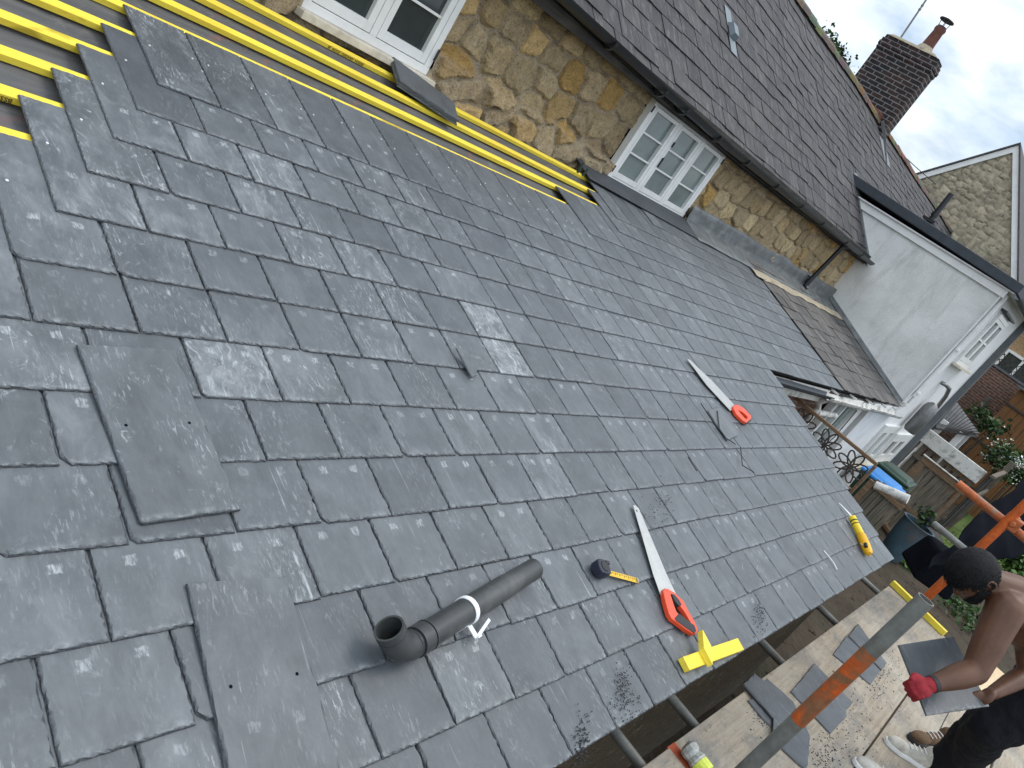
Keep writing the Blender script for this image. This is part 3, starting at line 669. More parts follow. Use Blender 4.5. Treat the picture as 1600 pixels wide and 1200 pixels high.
mb = MB(); x = -.5; r = random.Random(9)
while x < XE:
    l = .33; pts = []
    for i in range(7):
        a = PI * i / 6; pts.append(Vector((x, RY + .13 * math.cos(a), HR(x, LS).z - .045 + .115 * math.sin(a) + r.uniform(-.008, .008))))
    mb.prism(pts, (l * 1.01, 0, r.uniform(-.01, .01)), tuple(q * r.uniform(.7, 1.3) for q in r.choice(((.13, .11, .085), (.11, .095, .08), (.16, .105, .07))))); x += l
mb.build('ridge_tiles', M['ridgetile'], house)
# soffit and eaves board
mb = MB(); mb.box((5.5, 3.66, 1.845), (12.3, .13, .05)); mb.box((5.5, 3.595, 1.80), (12.3, .022, .14)); mb.build('eaves_board', M['darktimber'], house)
# gutter
def half_gutter(mb, p0, p1, r_, t=.006, n=10, up=Vector((0, 0, 1)), side=None):
    p0, p1 = Vector(p0), Vector(p1); d = (p1 - p0).normalized(); sd = side or d.cross(up).normalized()
    pr = [(sd * math.cos(PI + PI * i / n) + up * math.sin(PI + PI * i / n)) for i in range(n + 1)]
    vs = []
    for p in (p0, p1): vs += [p + q * r_ for q in pr] + [p + q * (r_ - t) for q in pr]
    m = n + 1; fs = []
    for i in range(n):
        fs += [(i, i + 1, 2 * m + i + 1, 2 * m + i), (m + i + 1, m + i, 3 * m + i, 3 * m + i + 1), (i, m + i, m + i + 1, i + 1), (2 * m + i, 2 * m + i + 1, 3 * m + i + 1, 3 * m + i)]
    fs += [(0, 2 * m, 3 * m, m), (n, m + n, 3 * m + n, 2 * m + n)]
    mb.add(vs, fs)
gt = MB()
for i in range(4):
    half_gutter(gt, (-.5 + 3.02 * i, 3.515, 1.815 + .038 * max(0, 4.2 + .5 - 3.02 * i)), (-.5 + 3.02 * (i + 1) - .004, 3.515, 1.815 + .038 * max(0, 4.2 + .5 - 3.02 * (i + 1))), .062)
gut = gt.build('gutter', M['blackplastic'], house, smooth=True)
for x in [.4, 1.4, 2.3, 3.25, 4.1, 4.52, 5.25, 6.0, 6.9, 7.8, 8.7, 9.9, 10.8]:
    gb = MB(); zz = .038 * max(0, 4.2 - x); pts = [(x, 3.515 + .070 * math.cos(PI + PI * i / 10), 1.813 + zz + .070 * math.sin(PI + PI * i / 10)) for i in range(11)]
    for i in range(10): gb.box((Vector(pts[i]) + Vector(pts[i + 1])) / 2, (.035, .024, .006), Matrix.Rotation(math.atan2(pts[i + 1][2] - pts[i][2], pts[i + 1][1] - pts[i][1]), 3, 'X'))
    gb.box((x, 3.588, 1.80 + zz), (.035, .012, .09))
    gb.build('gutter_bracket', M['blackplastic'], gut)
dp = MB(); dp.tube([(10.12, 3.52, 1.78), (10.11, 3.545, 1.70), (10.07, 3.60, 1.05), (10.06, 3.60, 1.0), (10.06, 3.55, .965)], .034, 14)
dp.tube([(10.12, 3.515, 1.80), (10.12, 3.53, 1.74)], .044, 14); dp.tube([(10.072, 3.598, 1.10), (10.066, 3.60, 1.02)], .042, 14); dp.box((10.075, 3.66, 1.13), (.10, .14, .022))
dp.build('downpipe', M['blackplastic'], house, smooth=True)
# windows
def window(x0, x1, z0, z1, y, cols, rows, glass, sill, parent, fr=.042, st=.034, bar=.016, name='window', frame_mat='white', gap=.004, glassmats=None):
    root = MB()
    root.box(((x0 + x1) / 2, y, z1 - fr / 2), (x1 - x0, .07, fr)); root.box(((x0 + x1) / 2, y, z0 + fr / 2), (x1 - x0, .07, fr))
    w = (x1 - x0 - fr) / cols
    for i in range(cols + 1): root.box((x0 + fr / 2 + w * i, y, (z0 + z1) / 2), (fr, .069, z1 - z0 - 2 * fr))
    wo_ = root.build(name, M[frame_mat], parent, bevel=.003)
    for i in range(cols):
        a, c = x0 + fr + w * i + gap, x0 + fr + w * (i + 1) - fr - gap; e0, e1 = z0 + fr + gap, z1 - fr - gap
        s = MB(); yy = y - .008
        s.box(((a + st / 2), yy, (e0 + e1) / 2), (st, .05, e1 - e0)); s.box(((c - st / 2), yy, (e0 + e1) / 2), (st, .05, e1 - e0))
        s.box(((a + c) / 2, yy, e0 + st * .65), (c - a - 2 * st, .049, st * 1.3)); s.box(((a + c) / 2, yy, e1 - st / 2), (c - a - 2 * st, .049, st))
        b0, b1 = e0 + st * 1.3, e1 - st
        for k in range(1, rows): s.box(((a + c) / 2, yy + .003, b0 + (b1 - b0) * k / rows), (c - a - 2 * st, .038, bar))
        s.build('casement', M[frame_mat], wo_, bevel=.002)
        g = MB(); g.box(((a + c) / 2, yy + .012, (b0 + b1) / 2), (c - a - 2 * st, .006, b1 - b0)); g.build('pane', M[(glassmats or {}).get(i, glass)], wo_)
    if sill:
        s = MB(); s.box(((x0 + x1) / 2, y - .045, z0 - .022), (x1 - x0 + .05, .16, .042)); s.build('sill', M['sillpaint'], wo_, bevel=.004)
    return wo_
w1 = window(1.12, 2.10, 1.00, 1.90, 3.742, 2, 3, 'dark_glass', True, house, .05, .045)
w2 = window(4.40, 5.97, .955, 1.765, 3.722, 3, 3, 'frost', False, house, .060, .036)
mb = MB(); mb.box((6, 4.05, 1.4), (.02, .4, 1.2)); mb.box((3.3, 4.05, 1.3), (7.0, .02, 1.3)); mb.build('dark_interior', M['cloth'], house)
def fitting(c, d, nm, par): mb = MB(); mb.box(c, d); mb.build(nm, M['rubber'], par)
for x in (1.125, 2.095): fitting((x, 3.700, 1.14), (.012, .01, .075), 'hinge', w1)
for x in (4.41, 5.96):
    for z in (1.08, 1.66): fitting((x, 3.682, z), (.012, .01, .06), 'hinge', w2)
for x, z, h_ in ((4.99, 1.33, .10), (5.0, 1.52, .05)): fitting((x, 3.684, z), (.012, .018, h_), 'handle', w2)
# roof tile vent
v = thing  # vent is a part of the roof
mb = MB(); R_ = Matrix.Rotation(RT, 3, 'X')
pv = HR(6.22, 1.50, .035); mb.box(pv + R_ @ Vector((0, .14, -.004)), (.17, .24, .008), R_); mb.box(pv + R_ @ Vector((.01, -.17, -.006)), (.17, .20, .008), R_)
mb.box(pv + R_ @ Vector((0, -.02, .03)), (.15, .16, .06), R_, taper=.75); mb.build('roof_vent', M['ventgrey'], house, bevel=.006)
# chimney
ch = MB(); CX0, CX1, CY0, CY1 = 14.84, 15.22, 5.98, 7.2
ch.box(((CX0 + CX1) / 2, (CY0 + CY1) / 2, 4.25), (CX1 - CX0, CY1 - CY0, 2.1))
for i, (o, z, hh) in enumerate(((.012, 5.325, .07), (.024, 5.398, .074), (.010, 5.47, .07), (-.012, 5.54, .07))): ch.box(((CX0 + CX1) / 2, (CY0 + CY1) / 2, z), (CX1 - CX0 + 2 * o, CY1 - CY0 + 2 * o, hh))
chim = ch.build('chimney', M['chimbrick'], house, base=(15.03, 6.6, 3.3), bevel=.008)
mb = MB(); mb.box((15.03, 6.6, 5.60), (.40, 1.16, .06), taper=.8); mb.tube([(15.03, 6.42, 5.60), (15.03, 6.42, 5.72)], [.19, .13], 14); mb.build('chimney_flaunching', M['mortar'], chim, bevel=.015)
mb = MB(); mb.tube([(15.03, 6.42, 5.66), (15.03, 6.42, 6.02), (15.03, 6.42, 6.06), (15.03, 6.42, 6.10)], [.125, .10, .115, .11], 18); mb.build('chimney_pot', M['terracotta'], chim, smooth=True)
mb = MB(); mb.tube([(15.03, 6.42, 6.085), (15.03, 6.42, 6.13)], .095, 16)
for a in range(4): mb.tube([(15.03 + .085 * math.cos(a * PI / 2 + .5), 6.42 + .085 * math.sin(a * PI / 2 + .5), 6.12), (15.03 + .10 * math.cos(a * PI / 2 + .5), 6.42 + .10 * math.sin(a * PI / 2 + .5), 6.25)], .007, 6)
mb.tube([(15.03, 6.42, 6.245), (15.03, 6.42, 6.262), (15.03, 6.42, 6.30)], [.15, .15, .03], 18); mb.build('chimney_cowl', M['blackplastic'], chim, smooth=True)
mb = MB()
mb.prism([(CX0 - .012, 5.2, HR(14, (5.2 - EY + .1) / CR).z + .02), (CX0 - .012, 5.98, 4.0), (CX0 - .012, 6.15, 4.16), (CX0 - .012, 6.10, 4.20), (CX0 - .012, 5.99, 4.10)], (.008, 0, 0))
mb.prism([(CX0 - .1, 5.96, HR(14.8, (5.96 - EY + .1) / CR).z + .03), (CX1 + .08, 5.96, HR(14.8, (5.96 - EY + .1) / CR).z + .03), (CX1 + .08, 5.55, HR(14.8, (5.55 - EY + .1) / CR).z + .03), (CX0 - .1, 5.55, HR(14.8, (5.55 - EY + .1) / CR).z + .03)], (0, 0, .01))
mb.build('chimney_flashing', M['lead'], chim)
mb = MB(); mb.box((CX0 - .16, 6.27, 4.21), (.28, .26, .13), Matrix.Rotation(.2, 3, 'X')); mb.build('hip_tile', M['terracotta'], house, bevel=.02)
a0, a1 = at_x(1410, 55, 15.2), at_x(1447, 0, 15.2)
mast = MB(); dmast = (a1 - a0).normalized(); mast.tube([a0 - dmast * .5, a0 + dmast * 2.0], .019, 10)
for q in (.52, .60): mast.tube([a0 + dmast * q, a0 + dmast * (q + .03)], .027, 10)
tag(mast.build('aerial_mast', M['steel'], smooth=True), 'thin pale aerial pole rising from the brick chimney', 'aerial mast')
# lead verge where the cottage roof stops over the white extension
mb = MB(); p = [HR(11.55, s, .03) for s in (0, .5, 1.0, 1.49)]; q = [HR(11.68, s, .045) for s in (0, .5, 1.0, 1.49)]
for i in range(3): mb.add([p[i], q[i], q[i + 1], p[i + 1], p[i] - Vector((0, 0, .05)), q[i] - Vector((0, 0, .10)), q[i + 1] - Vector((0, 0, .10)), p[i + 1] - Vector((0, 0, .05))], [(0, 1, 2, 3), (1, 5, 6, 2), (4, 0, 3, 7), (5, 4, 7, 6)])
mb.build('lead_verge', M['lead'], house)

# ------------------------------------------------------------------ white extension
ext = thing('white_extension', (13, 2.7, ZG), 'white roughcast rendered wing with a flat dark edged roof beyond the stone wall', 'building')
mb = MB(); mb.prism([(11.62, 1.77, ZG), (11.62, 4.9, ZG), (11.62, 4.9, 2.50), (11.62, 1.77, 2.50)], (3.6, 0, 0)); mb.build('wall', M['render'], ext)
mb = MB(); mb.box((13.4, 1.762, .4), (3.64, .012, 4.2)); mb.build('front_wall', M['whitewall'], ext)
mb = MB(); mb.box((13.50, 3.27, 2.505), (3.9, 3.26, .02)); mb.box((11.598, 3.22, 2.45), (.03, 3.0, .14)); mb.build('soffit', M['white'], ext)
mb = MB(); mb.add([(11.50, 1.60, 2.52), (15.5, 1.60, 2.52), (15.5, 5.1, 2.62), (11.50, 5.1, 2.62), (11.50, 1.60, 2.66), (15.5, 1.60, 2.66), (15.5, 5.1, 2.77), (11.50, 5.1, 2.77)], [(0, 1, 2, 3), (4, 5, 6, 7), (0, 1, 5, 4), (1, 2, 6, 5), (2, 3, 7, 6), (3, 0, 4, 7)]); mb.build('flat_roof', M['darkfascia'], ext, bevel=.01)
mb = MB(); half_gutter(mb, (11.45, 1.56, 2.50), (15.6, 1.56, 2.48), .062); eg = mb.build('gutter', M['darkfascia'], ext, smooth=True)
mb = MB(); mb.box((15.24, 1.72, .4), (.10, .16, 4.2)); mb.build('end_return', M['greyrender'], ext)
mb = MB(); mb.tube([(11.72, 1.72, 2.45), (11.72, 1.72, .55)], .034, 10); mb.tube([(11.9, 1.735, 2.45), (11.9, 1.735, .4)], .02, 8)
for z in (.62, 1.45): mb.box((11.75, 1.70, z), (.16, .05, .03))
mb.build('downpipe', M['white'], ext, smooth=True)
w3 = window(12.45, 13.75, 1.28, 2.24, 1.742, 2, 2, 'frost', True, ext, .07, .06, .03)
mb = MB(); mb.box((13.1, 1.71, 2.30), (1.45, .10, .03)); mb.build('lintel', M['darkfascia'], ext)
w4 = window(13.15, 14.60, -.88, -.22, 1.742, 2, 1, 'dark_glass', True, ext, .09, .07)
w5 = window(10.5 + 1.25, 12.95, -.85, -.05, 1.742, 2, 1, 'pale_glass', True, ext, .08, .06)
# wall flue hood and its bent pipe
fc = at_y(1441, 652, 1.60)
mb = MB(); mb.tube([fc + Vector((0, 0, -.32)), fc + Vector((0, 0, -.27)), fc + Vector((0, 0, .17)), fc + Vector((0, 0, .25)), fc + Vector((0, 0, .30))], [.09, .12, .12, .10, .04], 20)
fl = mb.build('boiler_flue', M['flue'], ext, smooth=True)
mb = MB(); mb.tube([fc + Vector((.55, 0, -.25)), fc + Vector((.45, -.02, .1)), fc + Vector((.18, -.02, .48)), fc + Vector((.02, -.0, .62)), fc + Vector((-.05, .06, .64)), fc + Vector((-.08, .14, .63))], .035, 10); mb.build('flue_pipe', M['flue'], fl, smooth=True)

# ------------------------------------------------------------------ old lean-to joined to the new roof
annex = thing('old_lean_to', (8, 2.6, ZG), 'old brown slate lean-to with a flaking white gutter against the white wing', 'lean-to')
mb = MB(); r = random.Random(21)
old_slates(mb, lambda x, s, h: RP(x, s + 1.785, h + .004), 7.3, 11.62, 2.04, .20, .26, r, .40, .010, ((.100, .092, .086), (.125, .114, .106), (.088, .082, .079), (.113, .106, .100)), xmin=lambda s: OLDX(s + 1.785) + .004)
mb.build('slate_roof', M['oldslate'], annex, normals=False)
mb = MB(); mb.add([RP(5.0, 1.82, -.05), RP(11.62, 1.82, -.05), RP(11.62, 3.84, -.05), RP(5.0, 3.84, -.05)], [(0, 1, 2, 3)], (.05, .05, .05)); mb.build('roof_deck', M['oldslate'], annex)
v, f = sheet(lambda a, c: RP(11.46 + .16 * c, 1.76 + 2.1 * a, .022 + .05 * c * c), 30, 3); mb = MB(); mb.add(v, f); mb.build('lead_soaker', M['lead'], annex, smooth=True)
def EV(x, dz, dy=0): p = RP(x, 1.80); return Vector((x, p.y + dy, p.z + dz))
mb = MB(); mb.prism([EV(5.02, -.06), EV(7.5, -.06), EV(7.5, -.22), EV(5.02, -.22)], (0, .022, 0)); mb.build('fascia', M['oldwhite'], annex)
mb = MB(); mb.prism([EV(7.5, -.06, .02), EV(11.6, -.06, .02), EV(11.6, -.2, .02), EV(7.5, -.2, .02)], (0, .022, 0)); mb.build('far_fascia', M['darktimber'], annex)
mb = MB(); half_gutter(mb, EV(5.35, -.055, -.065), EV(7.35, -.075, -.065), .055); mb.build('gutter', M['darkfascia'], annex, smooth=True)['label'] = 'dark grey length of gutter'
mb = MB(); half_gutter(mb, EV(7.2, -.085, -.07), EV(9.2, -.10, -.075), .068, .012); half_gutter(mb, EV(9.22, -.085, -.07), EV(11.5, -.10, -.08), .066, .012)
for x in (7.6, 8.5, 9.4, 10.3, 11.1): mb.box(EV(x, -.05, -.02), (.03, .1, .02))
mb.build('gutter', M['oldwhite'], annex, smooth=True)['label'] = 'flaking white length of gutter'
mb = MB(); mb.box((6.7, 1.93, (ZG + .3) / 2), (3.2, .16, .3 - ZG)); mb.build('brick_wall', M['redbrick'], annex)
mb = MB(); mb.tube([EV(7.4, -.14, -.05), EV(7.4, -.22, .0), (7.5, 1.72, .12), (7.5, 1.72, -1.6)], .04, 10); mb.tube([(7.5, 1.70, .08), (8.3, 1.70, .06)], .04, 10); mb.build('downpipe', M['oldwhite'], annex, smooth=True)
# glazed garden door and white panels
mb = MB()
for x, w in ((8.16, .07), (8.62, .05), (9.35, .30), (9.95, .12)): mb.box((x, 1.77, -.7), (w, .09, 2.0))
mb.box((8.9, 1.77, .25), (1.6, .09, .1)); gd = mb.build('garden_door', M['white'], annex, bevel=.004)
mb = MB(); mb.box((8.40, 1.785, -.7), (.40, .02, 1.9)); mb.box((8.95, 1.785, -.7), (.50, .02, 1.9)); mb.build('pane', M['frost'], gd)
mb = MB(); mb.box((8.70, 1.76, -.7), (.10, .06, 1.9)); mb.build('door_edge', M['greenwood'], gd)
mb = MB(); mb.box((10.8, 1.79, -.7), (1.7, .10, 2.0)); mb.build('white_wall', M['whitewall'], annex)
mb = MB(); wx = at_y(1313, 618, 1.5); mb.tube([(8.05, 1.5, .30), (8.06, 1.49, -.1), (7.95, 1.49, -.3), (7.75, 1.5, -.45)], .006, 6)
mb.build('cable', M['rubber'], annex)

# ------------------------------------------------------------------ buildings beyond
gab = thing('stone_gable_house', (26, 6, ZG), 'grey rubble stone gable with pale bargeboards at the far right', 'house')
gx = 25.0; A, B, C_ = Vector((gx, 6.33, 6.93)), Vector((gx, 9.8, 3.0)), Vector((gx, 3.62, 3.55))
mb = MB(); r = random.Random(4)
mb.prism([(gx, 6.33, 6.85), (gx, 10.6, 1.9), (gx, 10.6, ZG), (gx, 3.75, ZG), (gx, 3.75, 3.60)], (7, 0, 0)); mb.c = [(.30, .275, .21)] * len(mb.v); mb.build('gable_wall', M['farstone'], gab)
r2_ = rubble(3.76, 9.4, 2.2, 6.9, .04, gx - .01, 5, (), None, .26, .19, .03, 'rubble_face', M['farstone'], gab, 'x')
me = r2_.data
for q_ in me.attributes['col'].data: l_ = sum(q_.color[:3]) / 3; q_.color = (l_ * .96, l_ * .83, l_ * .60, 1)
bm = bmesh.new(); bm.from_mesh(me); bo = world_loc(r2_)
def inside(y, z): return z < 6.85 - (y - 6.33) * (4.95 / 4.27) - .05 if y > 6.33 else z < 6.85 - (6.33 - y) * (3.25 / 2.58) - .05
bmesh.ops.delete(bm, geom=[f_ for f_ in bm.faces if not inside(f_.calc_center_median().y + bo.y, f_.calc_center_median().z + bo.z)], context='FACES'); bm.to_mesh(me); bm.free()
mb = MB()
dv = (B - A).normalized(); nv = Vector((0, -dv.z, dv.y)); mb.prism([A + Vector((-.1, 0, .1)), A + Vector((-.1, 0, .1)) + dv * 6, A + Vector((-.1, 0, -.12)) + dv * 6, A + Vector((-.1, 0, -.14))], (.08, 0, 0))
dv2 = (C_ - A).normalized(); mb.prism([A + Vector((-.1, 0, .1)), A + Vector((-.1, 0, .1)) + dv2 * 4.3, A + Vector((-.1, 0, -.14)) + dv2 * 4.3, A + Vector((-.1, 0, -.14))], (.08, 0, 0)); mb.build('bargeboard', M['white'], gab)
mb = MB(); u1, u2 = Vector((0, 0, .12)), Vector((7.2, 0, 0))
mb.add([A + u1 + Vector((-.15, 0, .0)), A + u1 + u2, A + dv * 6 + u1 + u2, A + dv * 6 + u1 + Vector((-.15, 0, 0))] + [A + u1 + Vector((-.15, 0, .06)), A + u1 + u2 + Vector((0, 0, .06)), A + dv * 6 + u1 + u2 + Vector((0, 0, .06)), A + dv * 6 + u1 + Vector((-.15, 0, .06))], [(0, 1, 2, 3), (4, 5, 6, 7), (0, 3, 7, 4), (0, 1, 5, 4)], (.08, .075, .075))
mb.add([A + u1 + Vector((-.15, 0, .0)), A + u1 + u2, A + dv2 * 4.35 + u1 + u2, A + dv2 * 4.35 + u1 + Vector((-.15, 0, 0))] + [A + u1 + Vector((-.15, 0, .06)), A + u1 + u2 + Vector((0, 0, .06)), A + dv2 * 4.35 + u1 + u2 + Vector((0, 0, .06)), A + dv2 * 4.35 + u1 + Vector((-.15, 0, .06))], [(0, 1, 2, 3), (4, 5, 6, 7), (0, 3, 7, 4), (0, 1, 5, 4)], (.08, .075, .075)); mb.build('slate_roof', M['oldslate'], gab)
mb = MB(); half_gutter(mb, (24.8, 3.45, 3.5), (32, 3.45, 3.45), .08); mb.build('gutter', M['darkfascia'], gab)
mb = MB(); f0, f1 = at_x(1459, 338, 18), at_x(1487, 303, 18); mb.tube([f0 - (f1 - f0) * .5, f1], .065, 12); mb.tube([f0, f0 + (f1 - f0) * .15], .085, 12); mb.box(f0 + Vector((0, 0, -.12)), (.3, .3, .06))
mb.build('vent_pipe', M['blackplastic'], house, smooth=True)

far = thing('tan_brick_house', (40, 3, ZG), 'distant tan brick house with a white framed window at the right edge', 'house')
mb = MB(); mb.box((41, 3.1, 1.2), (4, 7.4, 6)); mb.build('wall', M['tanbrick'], far)
pw = at_x(1585, 580, 38.9)
mb = MB(); y0, z0 = pw.y, pw.z
for dy in (-.75, 0, .75): mb.box((38.94, y0 + dy, z0), (.12, .10, 1.3))
for dz in (-.6, .6): mb.box((38.94, y0, z0 + dz), (.12, 1.4, .12))
fw = mb.build('window', M['white'], far); mb = MB(); mb.box((38.97, y0, z0), (.04, 1.4, 1.1)); mb.build('pane', M['dark_glass'], fw)
mb = MB(); mb.add([(38.5, -.9, 4.1), (43, -.9, 4.1), (43, 3.1, 6.5), (38.5, 3.1, 6.5), (38.5, 7.1, 4.1), (43, 7.1, 4.1)], [(0, 1, 2, 3), (3, 2, 5, 4), (0, 3, 4)], (.2, .12, .08)); mb.build('roof', M['oldslate'], far)

# ------------------------------------------------------------------ things lying on the new roof
EXR = Vector((1, 0, 0)); EYR = Vector((0, CP, SP)); ENR = nrm
def rp(px, py, h): x, s = roofxy(px, py, h); return RP(x, s, h)
def slab_poly(pts, up, t, rnd=(.5, .3, .2), name='loose_slate', seed=1, label=None, group=None, cat='slate', subdiv=.02, ragged=.003, top=True):
    """broken or whole slate from its outline: pts are the top face corners, up the face normal"""
    r = random.Random(seed); P = [Vector(p) for p in pts]; up = Vector(up).normalized(); c = sum(P, Vector()) / len(P)
    ring = []
    for i in range(len(P)):
        a, b = P[i], P[(i + 1) % len(P)]; n = max(1, int((b - a).length / subdiv))
        for k in range(n):
            q = a + (b - a) * (k / n); ring.append((q, (c - q).normalized()))
    n = len(ring); V = []
    for z, ins in ((0, .004), (-t * .5, .0015), (-t, 0)):
        for q, d in ring: V.append(q + d * (ins + r.uniform(-1, 1) * ragged * (1 if z == 0 else .4)) + up * z)
    F = [tuple(range(n)), tuple(range(3 * n - 1, 2 * n - 1, -1))] + [(a * n + i, (a + 1) * n + i, (a + 1) * n + (i + 1) % n, a * n + (i + 1) % n) for a in range(2) for i in range(n)]
    ex = (P[1] - P[0]).normalized(); ey = up.cross(ex)
    ss_ = SlateSet(); o = P[0]
    ss_.v = V; ss_.f = F; ss_.loc = [((v - o).dot(ex) + .3, (v - o).dot(ey) + .3, 0) for v in V]; ss_.off = [(r.uniform(0, 40), r.uniform(0, 40), 0)] * len(V); ss_.rnd = [rnd] * len(V)
    base = c - up * t; ob = ss_.build(name, None, base)
    bm = bmesh.new(); bm.from_mesh(ob.data); bmesh.ops.recalc_face_normals(bm, faces=bm.faces); bm.to_mesh(ob.data); bm.free()
    return tag(ob, label, cat, group)
GS = 'loose slates lying on the new roof'
def whole(bl, rz, h, lab, rnd, seed, hole=True, w=.25, l=.49, tilt=0.0):
    c, sn = math.cos(rz), math.sin(rz); r = random.Random(seed); V, F = slate_geo(w, l, r, .006, .0085, 1.1)
    q = SlateSet(); q.add(V, F, lambda a, b, z: RP(bl[0] + a * c - b * sn, bl[1] + a * sn + b * c, h + z - b * tilt), (r.uniform(0, 40), r.uniform(0, 40), 0), rnd)
    o = q.build('loose_slate', None, RP(*bl)); tag(o, lab, 'slate', GS)
    mb = MB()
    for a in (.045, w - .045):
        p = RP(bl[0] + a * c - l * .52 * sn, bl[1] + a * sn + l * .52 * c, h - l * .52 * tilt); mb.tube([p - ENR * .003, p + ENR * .0004], .0042, 8); 
        hb = MB(); hb.tube([p - ENR * .003, p + ENR * .0004], .0042, 8); hb.build('nail_hole', M['cloth'], o)
    return o
whole((-.513, .833), math.radians(3.6), .0100, 'whole loose slate with two nail holes lying askew on the left of the roof', (.25, .42, .6), 31, tilt=.004)
whole((-.492, .196), math.radians(-4.8), .0100, 'whole loose slate near the bottom left edge beside the black pipe', (.45, .35, .1), 32, tilt=.004)
u = rp(712, 541, .03)
slab_poly([rp(713, 543, .032), rp(746, 577, .012), rp(746, 587, .010), rp(738, 590, .009)], (0, -.5, .8), .006, (.4, .2, .3), 'slate_offcut', 5, 'thin pointed sliver of slate lying near the middle of the roof', None, 'offcut', ragged=.0015)
slab_poly([rp(1106, 641, .010), rp(1124, 635, .010), rp(1144, 657, .010), rp(1154, 680, .010), rp(1137, 688, .010)], ENR, .007, (.9, .35, .4), 'slate_offcut', 6, 'broken piece of slate beside the farther orange handled saw', None, 'offcut', ragged=.002)
def strip(pts, lab, r_=.0032):
    mb = MB(); mb.tube([rp(px, py, .016) for px, py in pts], r_, 6); return tag(mb.build('black_strip', M['rubber']), lab, 'strip', None)
strip([(1095, 630), (1112, 656), (1134, 684), (1149, 694)], 'long bent black strip across the broken slate piece')
strip([(1121, 642), (1124, 670), (1136, 686)], 'short kinked black strip on the broken slate piece')
strip([(1157, 698), (1160, 727), (1178, 738)], 'zigzag black strip alone below the broken slate piece')
strip([(1075, 714), (1089, 736)], 'short straight black strip left of the zigzag one', .003)

def flat(poly, h, t, mat, name, parent=None, base=None, hole=None, up=None, bevel=0):
    """flat outline on the roof, optionally with a hole, given a thickness"""
    up = up or ENR
    bm = bmesh.new(); off = base if base is not None else Vector()
    edges = []
    for loop in [poly] + ([hole] if hole else []):
        vs = [bm.verts.new(rp(px, py, h) - off) for px, py in loop]; edges += [bm.edges.new((vs[i], vs[(i + 1) % len(vs)])) for i in range(len(vs))]
    bmesh.ops.triangle_fill(bm, use_beauty=True, use_dissolve=False, edges=edges)
    bmesh.ops.recalc_face_normals(bm, faces=bm.faces)
    for f_ in bm.faces:
        if f_.normal.dot(up) < 0: f_.normal_flip()
    g = bmesh.ops.extrude_face_region(bm, geom=list(bm.faces)); bmesh.ops.translate(bm, verts=[v for v in g['geom'] if isinstance(v, bmesh.types.BMVert)], vec=up * t)
    bmesh.ops.recalc_face_normals(bm, faces=bm.faces)
    me = bpy.data.meshes.new(name); bm.to_mesh(me); bm.free()
    a = me.attributes.new('col', 'FLOAT_COLOR', 'POINT')
    o = bpy.data.objects.new(name, me); COL.objects.link(o); me.materials.append(mat)
    if parent is not None: o.parent = parent; o.location = off - world_loc(parent)
    else: o.location = off
    if bevel: b = o.modifiers.new('bevel', 'BEVEL'); b.width = bevel; b.segments = 3; b.limit_method = 'ANGLE'; b.angle_limit = .6
    return o
def z4(ox, oy, pts): return [(ox + a / 4, oy + c / 4) for a, c in pts]
GW = 'handsaws lying on the roof'
sb = rp(1040, 930, .01)
sw = thing('handsaw', sb, 'handsaw with orange and black handle touching the yellow offcuts near the eaves', 'handsaw', GW)
flat([(989, 790), (992.5, 789.5), (998, 795), (1041, 897), (1062, 942), (1046, 946), (1031, 928), (1020, 897)], .012, .0016, M['saw'], 'blade', sw, sb)
flat(z4(800, 900, [(918, 105), (930, 92), (950, 95), (990, 118), (1045, 168), (1080, 238), (1112, 290), (1137, 350), (1128, 374), (1108, 378), (1055, 343), (1000, 300), (975, 285), (955, 250), (935, 180)]), .004, .022, M['sawred'], 'handle', sw, sb, z4(800, 900, [(966, 128), (985, 190), (1003, 240), (1060, 290), (1100, 318), (1083, 290), (1055, 240), (1025, 200), (1000, 150)]), bevel=.004)
flat(z4(800, 900, [(985, 283), (1015, 250), (1065, 292), (1108, 322), (1122, 362), (1108, 376), (1055, 340), (1000, 299)]), .003, .026, M['rubber'], 'grip', sw, sb, bevel=.004)
flat(z4(800, 900, [(968, 128), (985, 132), (1015, 165), (1032, 198), (1015, 205), (990, 175)]), .003, .025, M['rubber'], 'grip_insert', sw, sb, bevel=.002)
mb = MB(); p = rp(995, 798, .0138); mb.tube([p - ENR * .002, p + ENR * .0004], .005, 10); mb.build('hanging_hole', M['rubber'], sw)
sb = rp(1140, 640, .01)
sw2 = thing('handsaw', sb, 'farther handsaw with a plain orange handle lying near the right verge', 'handsaw', GW)
flat([(1073.5, 561), (1078, 562.5), (1114, 597), (1150, 636), (1141, 642), (1104, 602)], .012, .0016, M['saw'], 'blade', sw2, sb)
flat(z4(800, 600, [(1363, 155), (1378, 140), (1400, 142), (1435, 165), (1480, 212), (1478, 230), (1450, 254), (1425, 240), (1385, 200)]), .004, .024, M['sawred'], 'handle', sw2, sb, z4(800, 600, [(1395, 172), (1412, 196), (1432, 218), (1446, 232), (1458, 218), (1430, 190)]), bevel=.005)
flat(z4(800, 600, [(1448, 252), (1462, 238), (1482, 226), (1478, 242), (1460, 254)]), .003, .024, M['rubber'], 'grip', sw2, sb, bevel=.003)

